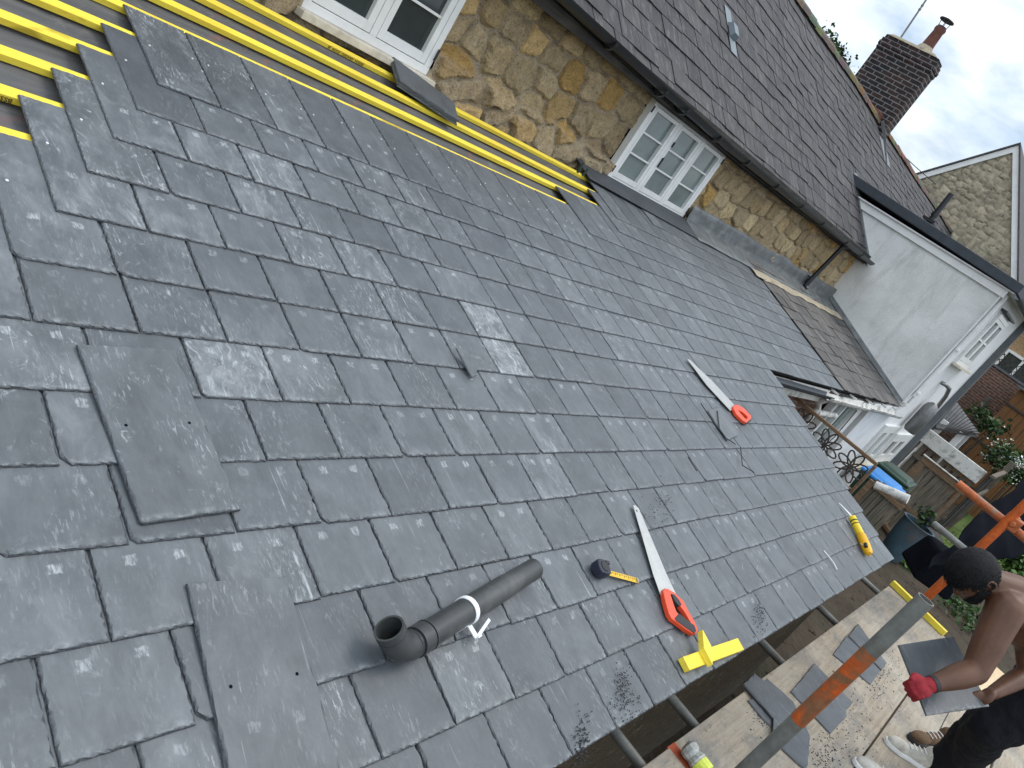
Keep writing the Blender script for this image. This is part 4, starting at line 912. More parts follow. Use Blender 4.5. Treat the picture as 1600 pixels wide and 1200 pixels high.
# black pipe with elbow and white clip
pb = rp(700, 975, .04)
pipe = thing('black_pipe', pb, 'black plastic pipe with an upturned elbow and a white clip lying on the roof', 'pipe')
PR = .0345
Pj = rp(648, 1004, .046); Pe = rp(834, 889, .040); dp_ = (Pe - Pj).normalized()
mb = MB(); mb.pipe(Pj - dp_ * .01, Pe, PR, PR - .003, 36); mb.build('pipe', M['pipeplastic'], pipe, smooth=True)
mb = MB(); mb.pipe(Pj + dp_ * .02, Pj + dp_ * .45, PR + .0022, PR - .001, 36); mb.build('sleeve', M['pipeplastic'], pipe, smooth=True)
upv = Vector((-.60, .40, .68)).normalized(); cor = Pj - dp_ * .054 - ENR * .004
def arc(c, d0, d1, rad, n=8):
    a = c + d0 * rad; out = []
    for i in range(n + 1):
        t = i / n; out.append((1 - t) ** 2 * (c + d0 * rad) + 2 * t * (1 - t) * c + t * t * (c + d1 * rad))
    return out
path = [Pj + dp_ * .005] + arc(cor, dp_, upv, .050) + [cor + upv * .088]
mb = MB(); mb.tube(path, PR + .0030, 28, cap=False); mb.tube(path, PR - .001, 28, cap=False)
end = cor + upv * .088
mb.pipe(end - upv * .020, end, PR + .0045, PR - .001, 28); mb.pipe(end - upv * .03, end - upv * .024, PR + .0040, PR, 28)
mb.pipe(Pj + dp_ * .0, Pj + dp_ * .042, PR + .006, PR + .001, 28); mb.pipe(Pj + dp_ * .046, Pj + dp_ * .052, PR + .007, PR + .001, 28)
eo = mb.build('elbow', M['pipeplastic'], pipe, smooth=True)
Pc = Pj + dp_ * .235; mb = MB(); mb.pipe(Pc - dp_ * .009, Pc + dp_ * .009, PR + .0062, PR + .0026, 32)
sdv = dp_.cross(ENR).normalized(); 
for sg, e_ in ((1, .055),): pass
Rm = Matrix((dp_, sdv, ENR)).transposed()
mb.box(Pc + sdv * (PR + .022) - ENR * .018, (.018, .040, .004), Rm); mb.box(Pc + sdv * (PR + .044) - ENR * .012, (.018, .004, .016), Rm)
mb.box(Pc + sdv * (PR + .001) - ENR * .020 - dp_ * .03, (.020, .004, .038), Rm)
mb.box(Pc + dp_ * .045 + sdv * (PR + .03) - ENR * .016, (.085, .010, .005), Matrix.Rotation(.25, 3, ENR) @ Rm)
mb.build('white_clip', M['clipwhite'], pipe, bevel=.001)

# tape measure
tb = rp(933, 905, .0); tp = thing('tape_measure', tb, 'dark navy tape measure with a short yellow blade pulled out', 'tape measure')
p0, p1 = rp(940, 893, .012), rp(995, 908, .006); td = (p1 - p0).normalized(); ts = ENR.cross(td); Rt = Matrix((td, ts, ENR)).transposed()
mb = MB(); pts = []
for a in range(20):
    q = 2 * PI * a / 20; ca, sa = math.cos(q), math.sin(q); m_ = max(abs(ca), abs(sa)) ** .55; pts.append(p0 - td * .020 + td * (.036 * ca / m_ * .93) + ts * (.033 * sa / m_ * .93) - ENR * .008)
mb.prism(pts, ENR * .042); mb.build('case', M['navy'], tp, bevel=.006)
mb = MB(); mb.tube([p0 - td * .020 + ENR * .033, p0 - td * .020 + ENR * .0375], .021, 20); mb.build('case_disc', M['rubber'], tp, bevel=.002)
mb = MB(); mb.box(p0 + td * .002 + ts * .018 + ENR * .036, (.022, .014, .006), Rt); mb.build('lock_button', M['rubber'], tp, bevel=.002)
def tape_fn(a, c): k = (c - .5) * 2; return p0 + (p1 - p0) * (a * 1.0) + ts * (.0115 * k) + ENR * (.004 * k * k + .0)
v, f = sheet(tape_fn, 14, 6); mb = MB(); mb.add(v, f); bl = mb.build('blade', M['tapeyellow'], tp, smooth=True); sm = bl.modifiers.new('thick', 'SOLIDIFY'); sm.thickness = .0006
mb = MB(); L_ = (p1 - p0).length
for i in range(1, 16):
    q = p0 + td * (L_ * i / 16) ; mb.box(q + ts * (.0115 - (.005 if i % 2 else .008) / 1) + ENR * .0036, (.0016, .010 if i % 2 == 0 else .006, .001), Rt)
tag(mb.build('gauge_marks', M['rubber'], bl), kind='stuff')
mb = MB(); mb.box(p1 + ENR * .001, (.004, .020, .014), Rt); mb.build('hook', M['saw'], tp)

# yellow cartridge gun
gb_ = rp(1348, 840, .0); gn = thing('sealant_gun', gb_, 'yellow sealant cartridge in an amber gun with a white nozzle near the verge', 'sealant gun')
a0, a1, a2, a3 = rp(1311, 786, .02), rp(1331, 808, .03), rp(1345, 836, .03), rp(1358, 866, .03)
mb = MB(); mb.tube([a0, a0 + (a1 - a0) * .45 + EYR * .012, a1 - (a1 - a0) * .08, a1], [.003, .0045, .009, .013], 10); mb.build('nozzle', M['clipwhite'], gn, smooth=True)
d_ = (a2 - a1).normalized()
mb = MB(); mb.tube([a1, a1 + d_ * .004, a2 - d_ * .004, a2], [.020, .027, .027, .024], 20); ct = mb.build('cartridge', M['foamyellow'], gn, smooth=True)
mb = MB(); mb.tube([a1 + (a2 - a1) * .22, a1 + (a2 - a1) * .30], .0274, 20); mb.tube([a1 + (a2 - a1) * .40, a1 + (a2 - a1) * .46], .0274, 20); mb.build('green_band', M['lawn'], ct, smooth=True)
d3 = (a3 - a2).normalized(); mb = MB(); mb.tube([a2 - d3 * .01, a2 + d3 * .01, a2 + (a3 - a2) * .5, a3 - d3 * .02, a3], [.026, .032, .034, .030, .020], 16)
q = a2 + (a3 - a2) * .72; mb.tube([q, q + ENR.cross(d3) * -.03], [.020, .016], 12); gh = mb.build('gun_body', M['amber'], gn, smooth=True)
mb = MB(); mb.tube([q + d3 * -.02 - ENR.cross(d3) * .026 + ENR * .015, q + d3 * .015 - ENR.cross(d3) * .034 + ENR * .012], .012, 10); mb.build('trigger', M['rubber'], gn)
mb = MB(); mb.tube([q - ENR.cross(d3) * .03, q - ENR.cross(d3) * .075], .003, 6); mb.build('release_pin', M['saw'], gn); mb = MB(); mb.tube([a3, a3 + d3 * .03], .004, 6); mb.build('plunger_rod', M['saw'], gn)
mb = MB(); mb.tube([rp(1287, 860, .006), rp(1297, 872, .007), rp(1303, 880, .006), rp(1308, 890, .006)], .004, 6); tag(mb.build('sealant_bead', M['clipwhite']), 'stray white strand of sealant squeezed on the slates near the gun', 'sealant')

# yellow offcuts of batten
GB = 'yellow batten offcuts at the eaves'
def bar(p, q, w, t, up, mat, name, lab, cat, group=None, mitre=0.0, bev=.0015):
    p, q = Vector(p), Vector(q); d = (q - p).normalized(); s_ = Vector(up).cross(d).normalized(); u_ = d.cross(s_)
    prof = [s_ * (w / 2), s_ * (-w / 2)]
    bot = [p + prof[0] + d * mitre, p + prof[1], q + prof[1] - d * mitre, q + prof[0]]
    mb = MB(); mb.v = []; mb.prism(bot, u_ * t); return tag(mb.build(name, mat, base=p, bevel=bev), lab, cat, group)
bar(rp(1064, 1041, .004), rp(1150, 1010, .004), .050, .026, ENR, M['batten'], 'batten_offcut', 'longer yellow batten offcut lying flat along the eaves under the short one', 'batten offcut', GB)
bar(rp(1096, 993, .031), rp(1099, 1038, .031), .046, .026, ENR, M['batten_y'], 'batten_offcut', 'short mitred yellow batten offcut laid across the longer one', 'batten offcut', GB, .05)

# stack of slates against the cottage wall
GK = 'slates stacked under the left window'
def on(h, d=(0, 0)): return [rp(px, py, h) + EXR * d[0] + EYR * d[1] for px, py in ((614, 88), (710, 160), (718, 189), (625, 126))]
c0 = on(.03)
for i, (lab, d) in enumerate((('bottom slate of the small stack leaning on the battens under the left window', (.004, -.004)), ('middle slate of the small stack leaning on the battens under the left window', (-.006, .003)), ('top slate of the small stack leaning on the battens under the left window', (0, 0)))):
    h = -.006 + .0135 * i
    slab_poly([p + ENR * (h - .02 + .0) + EXR * d[0] + EYR * d[1] for p in c0], ENR, .011, (.12, .12, .15), 'stacked_slate', 40 + i, lab, GK)
mb = MB(); q = rp(902, 270, .0)
mb.tube([q, q + Vector((0, 0, .085))], .011, 8); mb.tube([q + Vector((.05, -.02, 0)), q + Vector((.055, -.03, .07))], .010, 8)
tag(mb.build('green_plastic_plug', M['greenwood']), 'pair of small dark green plastic plugs standing on the top battens', 'plug')
# chippings
def chips(name, spots, n, hfun, lab, mat=M['chip'], size=(.003, .012), up=ENR):
    r = random.Random(len(name) + n); mb = MB()
    for i in range(n):
        cx, cy, sx, sy = r.choice(spots); p = hfun(r.gauss(cx, sx), r.gauss(cy, sy)); a, b = r.uniform(*size), r.uniform(*size) * .6
        mb.box(p + up * .001, (a, b, .0025), Matrix.Rotation(r.uniform(0, 6.3), 3, 'Z') @ Matrix.Rotation(r.uniform(-.4, .4), 3, 'X'))
    o = mb.build(name, mat); tag(o, lab, 'chippings', kind='stuff'); return o
chips('slate_chippings', [(974, 1068, 7, 16), (984, 1096, 9, 20), (968, 1085, 7, 22), (912, 1150, 6, 22), (905, 1165, 7, 16), (1190, 968, 5, 14), (1184, 955, 5, 10), (1030, 790, 12, 14)], 520, lambda a, b: rp(a, b, .0015), 'dark slate chippings scattered on the lowest slates', size=(.0015, .006))

# ------------------------------------------------------------------ scaffold
ZP = -.5
sc = thing('scaffold', (2, -.6, ZG), 'tube scaffold with a grey and orange upright and tubes running under the eaves', 'scaffold')
mb = MB(); sx, sy = .985, -.312; mb.pipe((sx, sy, -.7), (sx, sy, .885), .02415, .021, 24); st = mb.build('upright_tube', M['steel'], sc, smooth=True)
mb = MB(); mb.tube([(sx, sy, .36), (sx, sy, .67)], .02455, 24, cap=False); mb.build('orange_paint', rust_paint('worn_orange_paint', (.55, .10, .012), (.22, .10, .045), .53), st, smooth=True)
o_ = at_d(1475, 908, 4.35); ox, oy = o_.x, o_.y
mb = MB(); mb.tube([(ox, oy, ZG), (ox, oy, 1.4)], .02415, 16); mb.build('upright_tube', M['orange'], sc, smooth=True)
t0, t1 = at_x(1496, 755, ox + .05), at_x(1640, 872, ox + .05)
mb = MB(); mb.tube([t0, t1], .02415, 16); tr = mb.build('cross_tube', M['browntube'], sc, smooth=True)
cj = at_x(1583, 818, ox + .03); mb = MB(); mb.box(cj, (.09, .075, .075)); mb.tube([cj + Vector((-.06, 0, .0)), cj + Vector((-.02, 0, 0))], .018, 8); mb.tube([cj + Vector((0, .02, -.045)), cj + Vector((0, .02, .045))], .034, 12); mb.build('coupler', M['browntube'], sc, bevel=.012)
t0, t1 = at_d(1459, 818, 5.6), at_d(1530, 877, 5.3); mb = MB(); mb.tube([t0, t1], .02415, 16); mb.build('cross_tube', M['steel'], sc, smooth=True)
for px, py in ((984, 1174), (1067, 1112), (1213, 1027), (1297, 965), (1362, 917)):
    p = at_z(px, py, ZP - .065); mb = MB(); mb.tube([(p.x, .16, p.z), (p.x, -1.7, p.z)], .02415, 16); mb.build('under_deck_tube', M['steel'], sc, smooth=True)
GD = 'timber boards of the scaffold deck'
def board(x0, x1, y0, y1, lab, mat='board', z=ZP, red=False, t=.038):
    mb = MB(); mb.box(((x0 + x1) / 2, (y0 + y1) / 2, z - t / 2), (x1 - x0, abs(y1 - y0), t)); o = tag(mb.build('scaffold_board', M[mat], bevel=.003), lab, 'board', GD)
    if red: mb = MB(); mb.box((x0 - .001, (y0 + y1) / 2, z - t / 2), (.07, abs(y1 - y0) + .002, t + .002)); mb.build('painted_end', M['redend'], o)
    return o
board(1.73, 6.20, -.295, -.06, 'scaffold board nearest the eaves with a red painted end', red=True)
board(1.95, 6.19, -.645, -.305, 'wide scaffold board covered in slate dust beside the eaves board')
board(1.4, 5.2, -.905, -.656, 'scaffold board beyond the black gap under the white shoes', z=ZP + .002)
board(2.6, 6.3, -1.245, -.910, 'scaffold board under the dark trousers')
board(2.6, 6.3, -1.60, -1.26, 'outermost scaffold board at the right edge of the photo')
board(-1.6, 1.70, -.33, -.065, 'orange stained scaffold board at the bottom edge left of the red end', z=ZP + .004, red=False)
board(5.25, 6.5, -1.20, -.92, 'short pale new board behind the held slate', 'paleply', ZP + .03, t=.018)
bar(at_z(1391, 913, ZP + .002), at_z(1473, 993, ZP + .002), .05, .05, (0, 0, 1), M['batten_y'], 'yellow_batten', 'yellow batten laid across the far end of the scaffold boards', 'batten')
bt = thing('plastic_bottle', at_z(1085, 1180, ZP), 'crumpled clear plastic bottle with a lime label at the bottom edge', 'bottle')
b0, b1 = at_z(1071, 1164, ZP + .042), at_z(1112, 1218, ZP + .042); bd_ = b1 - b0; r = random.Random(5)
mb = MB(); mb.tube([b0 + bd_ * (i / 9) + Vector((r.uniform(-.004, .004), r.uniform(-.004, .004), r.uniform(-.003, .003))) for i in range(10)], [.020] + [.036 + r.uniform(-.006, .005) for _ in range(8)] + [.03], 11); mb.build('bottle', M['bagplastic'], bt)
mb = MB(); mb.tube([b0 + bd_ * .52, b0 + bd_ * .8], .0405, 14); mb.build('bottle_label', M['label'], bt)
GP = 'slates lying on the scaffold boards'
def ps(pts, lab, seed, h=.010, rnd=(.25, .35, .1), name='cut_slate'):
    return slab_poly([at_z(px, py, ZP + h) for px, py in pts], (0, 0, 1), .008, rnd, name, seed, lab, GP, ragged=.004, subdiv=.03)
ps([(1236, 1080), (1273, 1036), (1333, 1098), (1322, 1110), (1324, 1118), (1298, 1146)], 'cut slate between the pile and the orange upright on the boards', 60)
ps([(1302, 1022), (1323, 993), (1378, 1045), (1361, 1069)], 'nearer of the two split slates behind the orange upright', 61)
ps([(1326, 993), (1341, 974), (1386, 1036), (1378, 1047)], 'farther narrow one of the two split slates behind the orange upright', 62, .018)
ps([(1162, 1068), (1179, 1052), (1194, 1064), (1199, 1059), (1241, 1097), (1250, 1118), (1208, 1146), (1209, 1122)], 'notched slate on top of the pile next to the red board end', 63, .026)
ps([(1169, 1094), (1176, 1090), (1208, 1122), (1206, 1135), (1190, 1120)], 'narrow slate strip under the notched slate in the pile', 64, .010)
ps([(1204, 1148), (1246, 1108), (1266, 1148), (1263, 1196), (1257, 1200), (1226, 1172)], 'broken slate half hidden under the lower end of the grey upright', 65, .014)
chips('deck_chippings', [(1390, 1040, 16, 22), (1375, 1060, 10, 18), (1285, 1186, 14, 12), (1300, 1170, 20, 14), (1190, 1118, 9, 12), (1330, 1080, 20, 30), (1340, 1130, 30, 20)], 420, lambda a, b: at_z(a, b, ZP + .0015), 'dark slate dust and chippings on the scaffold boards', size=(.002, .009), up=Vector((0, 0, 1)))

# ------------------------------------------------------------------ the roofer bending over a slate
def blob(mb, c, r_, M3=None, n=16):
    M3 = M3 or Matrix.Identity(3); c = Vector(c); vs = []; fs = []
    if not isinstance(r_, (tuple, list)): r_ = (r_,) * 3
    for j in range(n // 2 + 1):
        th = PI * j / (n // 2)
        for i in range(n): ph = 2 * PI * i / n; vs.append(c + M3 @ Vector((r_[0] * math.sin(th) * math.cos(ph), r_[1] * math.sin(th) * math.sin(ph), r_[2] * math.cos(th))))
    for j in range(n // 2):
        for i in range(n): fs.append((j * n + i, j * n + (i + 1) % n, (j + 1) * n + (i + 1) % n, (j + 1) * n + i))
    mb.add(vs, fs)
def limb(mb, pts, rr, n=14):
    pts = [Vector(p) for p in pts]; P = []; R_ = []
    for i in range(len(pts) - 1):
        for k in range(6):
            t = k / 6; t_ = t * t * (3 - 2 * t) * .5 + t * .5; P.append(pts[i].lerp(pts[i + 1], t)); R_.append(rr[i] * (1 - t_) + rr[i + 1] * t_)
    P.append(pts[-1]); R_.append(rr[-1]); mb.tube(P, R_, n); blob(mb, pts[0], rr[0], n=12); blob(mb, pts[-1], rr[-1], n=12)
    for p, r_ in zip(pts[1:-1], rr[1:-1]): blob(mb, p, r_, n=12)
def fuse(o, vox, smooth=4):
    m_ = o.modifiers.new('remesh', 'REMESH'); m_.mode = 'VOXEL'; m_.voxel_size = vox; m_.use_smooth_shade = True
    s_ = o.modifiers.new('smooth', 'SMOOTH'); s_.factor = .5; s_.iterations = smooth; return o
IR, ID_, IF = (Vector([CAMR[i][j] for i in range(3)]) for j in range(3))
pr_ = thing('person', at_z(1440, 1185, ZP), 'bare backed worker in black trousers and a red glove bending over a slate', 'person')
hip = at_d(1668, 1030, 3.95); waist = at_d(1640, 1000, 3.80); chest = at_d(1612, 968, 3.62); neck0 = at_d(1588, 925, 3.48); hc = at_d(1519, 898, 3.45)
sh = at_d(1572, 950, 3.40); el = at_d(1524, 1049, 3.36); wr = at_d(1450, 1071, 3.30)
sh2 = at_d(1600, 940, 3.72); el2 = at_d(1606, 1052, 3.62); wr2 = at_d(1552, 1082, 3.50)
crown = (IR * -.66 - ID_ * .64 - IF * .40).normalized(); face = (IR * -.70 + ID_ * .70 + IF * .10); face = (face - crown * face.dot(crown)).normalized(); ear = face.cross(crown).normalized()
if ear.dot(IF) > 0: ear = -ear          # towards the camera
HM = Matrix((face, ear, crown)).transposed()
mb = MB()
limb(mb, [hip, waist, chest], [.135, .130, .150]); blob(mb, chest, (.17, .17, .15)); limb(mb, [chest, neck0 + ID_ * .02], [.14, .095]); limb(mb, [sh, chest.lerp(neck0, .6), sh2], [.080, .115, .080])
limb(mb, [neck0, hc + (neck0 - hc) * .3], [.078, .066])
blob(mb, hc, (.103, .082, .116), HM, 20); blob(mb, hc + face * .035 - crown * .065, (.062, .056, .062), HM)
blob(mb, hc + face * .098 - crown * .025, (.022, .016, .026), HM, 10); blob(mb, hc + face * .085 + crown * .012, (.020, .050, .014), HM, 10); blob(mb, hc + face * .088 - crown * .072, (.016, .026, .010), HM, 10)
for sg in (1, -1): blob(mb, hc + ear * (.078 * sg) - face * .012 - crown * .018, (.022, .010, .034), HM, 10)
limb(mb, [sh, sh.lerp(el, .5), el], [.082, .071, .058]); limb(mb, [el, el.lerp(wr, .3), wr], [.058, .057, .034])
limb(mb, [sh2, el2], [.065, .045]); limb(mb, [el2, el2.lerp(wr2, .4), wr2], [.046, .045, .032])
hd2 = wr2 + (wr2 - el2).normalized() * .05; blob(mb, hd2, (.05, .035, .022), HM, 12)
for k in range(4): limb(mb, [hd2 + IR * -.03 + ID_ * (.012 * k - .02), hd2 + IR * -.07 + ID_ * (.012 * k - .01), hd2 + IR * -.085 + ID_ * (.012 * k) + IF * .03], [.010, .009, .008], 8)
fuse(mb.build('body', M['skin'], pr_, smooth=True), .0085, 3)
# ear shell and features
mb = MB(); ec = hc + ear * .083 - face * .012 - crown * .018
mb.tube([ec + (face * math.cos(a) * .020 + crown * math.sin(a) * .032) * (1 if a < 4 else .85) + ear * .006 for a in [PI * 1.75 - i * .42 for i in range(12)]], .0062, 8); blob(mb, ec - crown * .024 - ear * .002 + face * .004, (.010, .007, .012), HM, 8)
mb.build('ear', M['skin'], pr_, smooth=True)
for sg in (1, -1): mb = MB(); blob(mb, hc + face * .083 + ear * (.033 * sg) - crown * .004, (.010, .013, .009), HM, 10); mb.build('eye', M['rubber'], pr_, smooth=True)
mb = MB(); r = random.Random(8); n = 40; vs = []; fs = []
for j in range(n // 2 + 1):
    th = PI * j / (n // 2)
    for i in range(n):
        ph = 2 * PI * i / n; d = Vector((math.sin(th) * math.cos(ph), math.sin(th) * math.sin(ph), math.cos(th)))
        k = 1 + .018 * mnoise.noise(d * 5) + .012 * mnoise.noise(d * 22)
        cover = d.z > (-.45 if d.x < -.1 else (.22 if d.x > .55 else -.15 + .45 * max(0, d.x))) 
        q = Vector((d.x * .104, d.y * .083, d.z * .117)); q = q * (1.14 * k if cover else .90) + (Vector((-.006, 0, .006)))
        vs.append(hc + HM @ q)
for j in range(n // 2):
    for i in range(n): fs.append((j * n + i, j * n + (i + 1) % n, (j + 1) * n + (i + 1) % n, (j + 1) * n + i))
mb.add(vs, fs)
for k in range(2600):
    d = Vector((r.gauss(0, 1), r.gauss(0, 1), r.gauss(0, 1))).normalized()
    if d.z > (-.4 if d.x < -.1 else (.28 if d.x > .55 else -.1 + .45 * max(0, d.x))):
        q = hc + HM @ Vector((d.x * .115, d.y * .092, d.z * .130)); nn = HM @ d; tn = nn.cross(Vector((r.gauss(0, 1), r.gauss(0, 1), r.gauss(0, 1)))).normalized()
        mb.tube([q - nn * .006, q + nn * .003 + tn * .005, q + nn * .006 + tn * .012], [.0022, .002, .0008], 4)
mb.build('hair', M['hair'], pr_, smooth=False)
mb = MB(); 
for k in range(13):
    a = -PI * .62 + PI * 1.24 * k / 12; blob(mb, hc + face * (.060 * math.cos(a) + .022) + ear * (.066 * math.sin(a)) - crown * (.088 - .05 * abs(math.sin(a)) ** 3), (.022, .020, .030 + .012 * abs(math.sin(a))), HM, 10)
fuse(mb.build('beard', M['hair'], pr_, smooth=True), .007, 1)
# glove: palm, four bent fingers, thumb
gl = MB(); fd = (wr - el).normalized(); hcn = wr + fd * .030
un = (IF * .75 + ID_ * .5).normalized(); sp = fd.cross(un).normalized(); un = sp.cross(fd).normalized()
limb(gl, [wr - fd * .030, wr], [.036, .034]); blob(gl, hcn, (.042, .046, .028), Matrix((fd, sp, un)).transposed(), 14)
for k, (ln_, of) in enumerate(((.012, -.034), (.017, -.0115), (.016, .0115), (.010, .033))):
    a = hcn + fd * .026 + sp * of; b_ = a + fd * ln_ + un * .006; c_ = b_ + fd * .004 + un * .034; e_ = c_ - fd * .028 + un * .008
    limb(gl, [a, b_, c_, e_], [.0130, .0122, .0112, .0095], 8)
a = hcn - sp * .038 - fd * .010; limb(gl, [a, a - sp * .014 + fd * .020 - un * .004, a - sp * .006 + fd * .044 - un * .010], [.015, .013, .010], 8)
fuse(gl.build('glove', M['redglove'], pr_, smooth=True), .0042, 2)
mb = MB(); mb.pipe(wr - fd * .036, wr - fd * .016, .0375, .033, 18); mb.build('glove_cuff', M['rubber'], pr_, smooth=True)
sp_ = at_d(1566, 1000, 3.33); sarm = sh.lerp(el, .5); q = sarm - IF * .056 + IR * .004; mb = MB(); q2 = at_d(1566, 1000, (q - CAMC).dot(IF)); mb.tube([q2 + IF * .014, q2, q2 - IF * .003], [.0165, .0165, .013], 20); mb.build('arm_sensor', M['clipwhite'], pr_, smooth=True)
mb = MB(); mb.tube([q2 - IF * .0032, q2 - IF * .004], .002, 8); mb.build('sensor_dot', M['ventgrey'], pr_)
# trousers
mb = MB(); kn1 = at_d(1556, 1118, 4.02); an1 = at_z(1470, 1192, ZP + .09); kn2 = at_d(1545, 1140, 3.92); an2 = at_z(1490, 1205, ZP + .09)
limb(mb, [hip + IR * .02, kn1, an1], [.135, .105, .078]); hip2 = hip + ID_ * .12 - IF * .10
limb(mb, [hip2, kn2, an2], [.135, .105, .080]); limb(mb, [hip, hip2], [.14, .14]); limb(mb, [waist + (hip - waist) * .35, hip], [.142, .15])
tz = fuse(mb.build('trousers', M['trouser'], pr_, smooth=True), .012, 3)
tx = bpy.data.textures.new('cloth_folds', 'CLOUDS'); tx.noise_scale = .09; dm = tz.modifiers.new('folds', 'DISPLACE'); dm.texture = tx; dm.strength = .035; dm.mid_level = .5; dm.texture_coords = 'GLOBAL' if False else 'LOCAL'
# shoes
def shoe(toe, heel, name, mat, sole):
    toe, heel = Vector(toe), Vector(heel); toe.z = heel.z = ZP + .002; d = (toe - heel).normalized(); s_ = Vector((0, 0, 1)).cross(d); L_ = (toe - heel).length
    prof = [(0, .030), (.06, .038), (.25, .040), (.5, .042), (.72, .050), (.88, .042), (.97, .026), (1.0, .008)]
    mb = MB(); pts = [heel + d * (a * L_) + s_ * w for a, w in prof] + [heel + d * (a * L_) - s_ * w for a, w in reversed(prof)]; mb.prism(pts, (0, 0, .026))
    so = mb.build(name, sole, pr_, bevel=.005)
    mb = MB(); blob(mb, heel + d * L_ * .74 + Vector((0, 0, .036)), (L_ * .25, .044, .036), Matrix((d, s_, Vector((0, 0, 1)))).transposed()); blob(mb, heel + d * L_ * .42 + Vector((0, 0, .045)), (L_ * .30, .037, .044), Matrix((d, s_, Vector((0, 0, 1)))).transposed()); limb(mb, [heel + d * .07 + Vector((0, 0, .05)), heel + d * .07 + Vector((0, 0, .105))], [.042, .044])
    fuse(mb.build('shoe_upper', mat, so, smooth=True), .007, 2)
    mb = MB()
    for k in range(4):
        c = heel + d * (L_ * (.60 - .085 * k)) + Vector((0, 0, .072 + .008 * k)); mb.tube([c + s_ * .026, c + Vector((0, 0, .006)) + d * .008, c - s_ * .026], .0035, 6)
    mb.build('laces', M['white'], so)
    return so
shoe(at_z(1380, 1158, ZP), at_z(1452, 1207, ZP), 'shoe', M['shoe'], M['white'])['label'] = 'dusty white canvas shoe'
shoe(at_z(1330, 1190, ZP), at_z(1420, 1255, ZP), 'shoe', M['shoe'], M['white'])['label'] = 'dusty white canvas shoe cut by the bottom edge'
so = shoe(at_z(1418, 1156, ZP), at_z(1470, 1166, ZP), 'shoe', M['suede'], M['rubber']); so['label'] = 'worn brown shoe'
# the slate in his hands
cs_ = [at_d(1404, 1008, 3.52), at_d(1490, 994, 3.62), at_d(1547, 1104, 3.47), at_d(1448, 1119, 3.30)]
slab_poly(cs_, -IF * .8 + Vector((0, 0, .6)), .008, (.02, .05, .1), 'held_slate', 70, 'dark slate held in both hands by the bending worker', None, ragged=.0015)

# ------------------------------------------------------------------ yard beyond the roof
def leaves(mb, c, rad, n, size, pal, seed, flat_=1.0, clump=9):
    r = random.Random(seed); c = Vector(c); cl = []
    for _ in range(clump):
        d = Vector((r.gauss(0, 1), r.gauss(0, 1), r.gauss(0, 1))).normalized() * (r.random() ** .5); cl.append((Vector((d.x * rad[0], d.y * rad[1], d.z * rad[2])), r.uniform(.25, .5), r.uniform(.6, 1.35)))
    for _ in range(n):
        o, s_, br = r.choice(cl); d = Vector((r.gauss(0, .6), r.gauss(0, .6), r.gauss(0, .6)))
        p = c + o + Vector((d.x * rad[0] * s_, d.y * rad[1] * s_, d.z * rad[2] * s_))
        a = Vector((r.gauss(0, 1), r.gauss(0, 1), r.gauss(0, .7))).normalized(); b_ = a.orthogonal().normalized(); b_ = (Matrix.Rotation(r.uniform(0, 6.3), 3, a) @ b_); l = size * r.uniform(.6, 1.4)
        col = tuple(q * br * r.uniform(.8, 1.2) for q in r.choice(pal))
        mb.add([p, p + a * l * .5 + b_ * l * .32, p + a * l, p + a * l * .5 - b_ * l * .32], [(0, 1, 2, 3)], col)
GRN = [(.045, .095, .020), (.065, .13, .025), (.09, .155, .04), (.035, .07, .018)]
DGR = [(.028, .055, .018), (.040, .075, .022), (.055, .090, .030)]

# ornamental screen of petal loops
x = 7.0; tl, tr_, br = at_x(1266, 643, x), at_x(1370, 726, x), at_x(1344, 770, x)
scn = thing('garden_screen', (x, (tl.y + tr_.y) / 2, ZG), 'dark ornamental screen of flower shaped loops in a pale frame beside the roof verge', 'screen')
zt, zb = tr_.z, -.52; ya, yb = tl.y + .25, tr_.y
mb = MB()
mb.box((x, (ya + yb) / 2, zt), (.05, ya - yb, .035)); mb.box((x, yb, (zt + zb) / 2 - .02), (.05, .03, zt - zb)); mb.box((x, (ya + yb) / 2, zt - .36), (.045, ya - yb - .03, .02)); mb.box((x, (ya + yb) / 2, zb), (.05, ya - yb, .05)); mb.box((x, yb + .0, (ZG + zb) / 2), (.06, .06, zb - ZG)); mb.box((x, ya, (ZG + zt) / 2), (.06, .06, zt - ZG))
mb.build('frame', M['brownwood'], scn, bevel=.004)
for row in range(2):
    for i in range(4):
        cy, cz = yb + .17 + .33 * i, zt - .185 - .34 * row
        if cy > ya - .1: continue
        mb = MB()
        for k in range(8):
            a = k * PI / 4 + .2; d = Vector((0, math.cos(a), math.sin(a))); s_ = Vector((0, -math.sin(a), math.cos(a)))
            pts = [Vector((x, cy, cz)) + d * (.085 - .083 * math.cos(t)) + s_ * (.036 * math.sin(t)) for t in [2 * PI * j / 14 for j in range(15)]]
            mb.tube(pts, .0085, 6, cap=False)
        mb.tube([(x - .02, cy, cz), (x + .02, cy, cz)], .022, 10); mb.build('flower', M['metalwork'], scn, smooth=True)
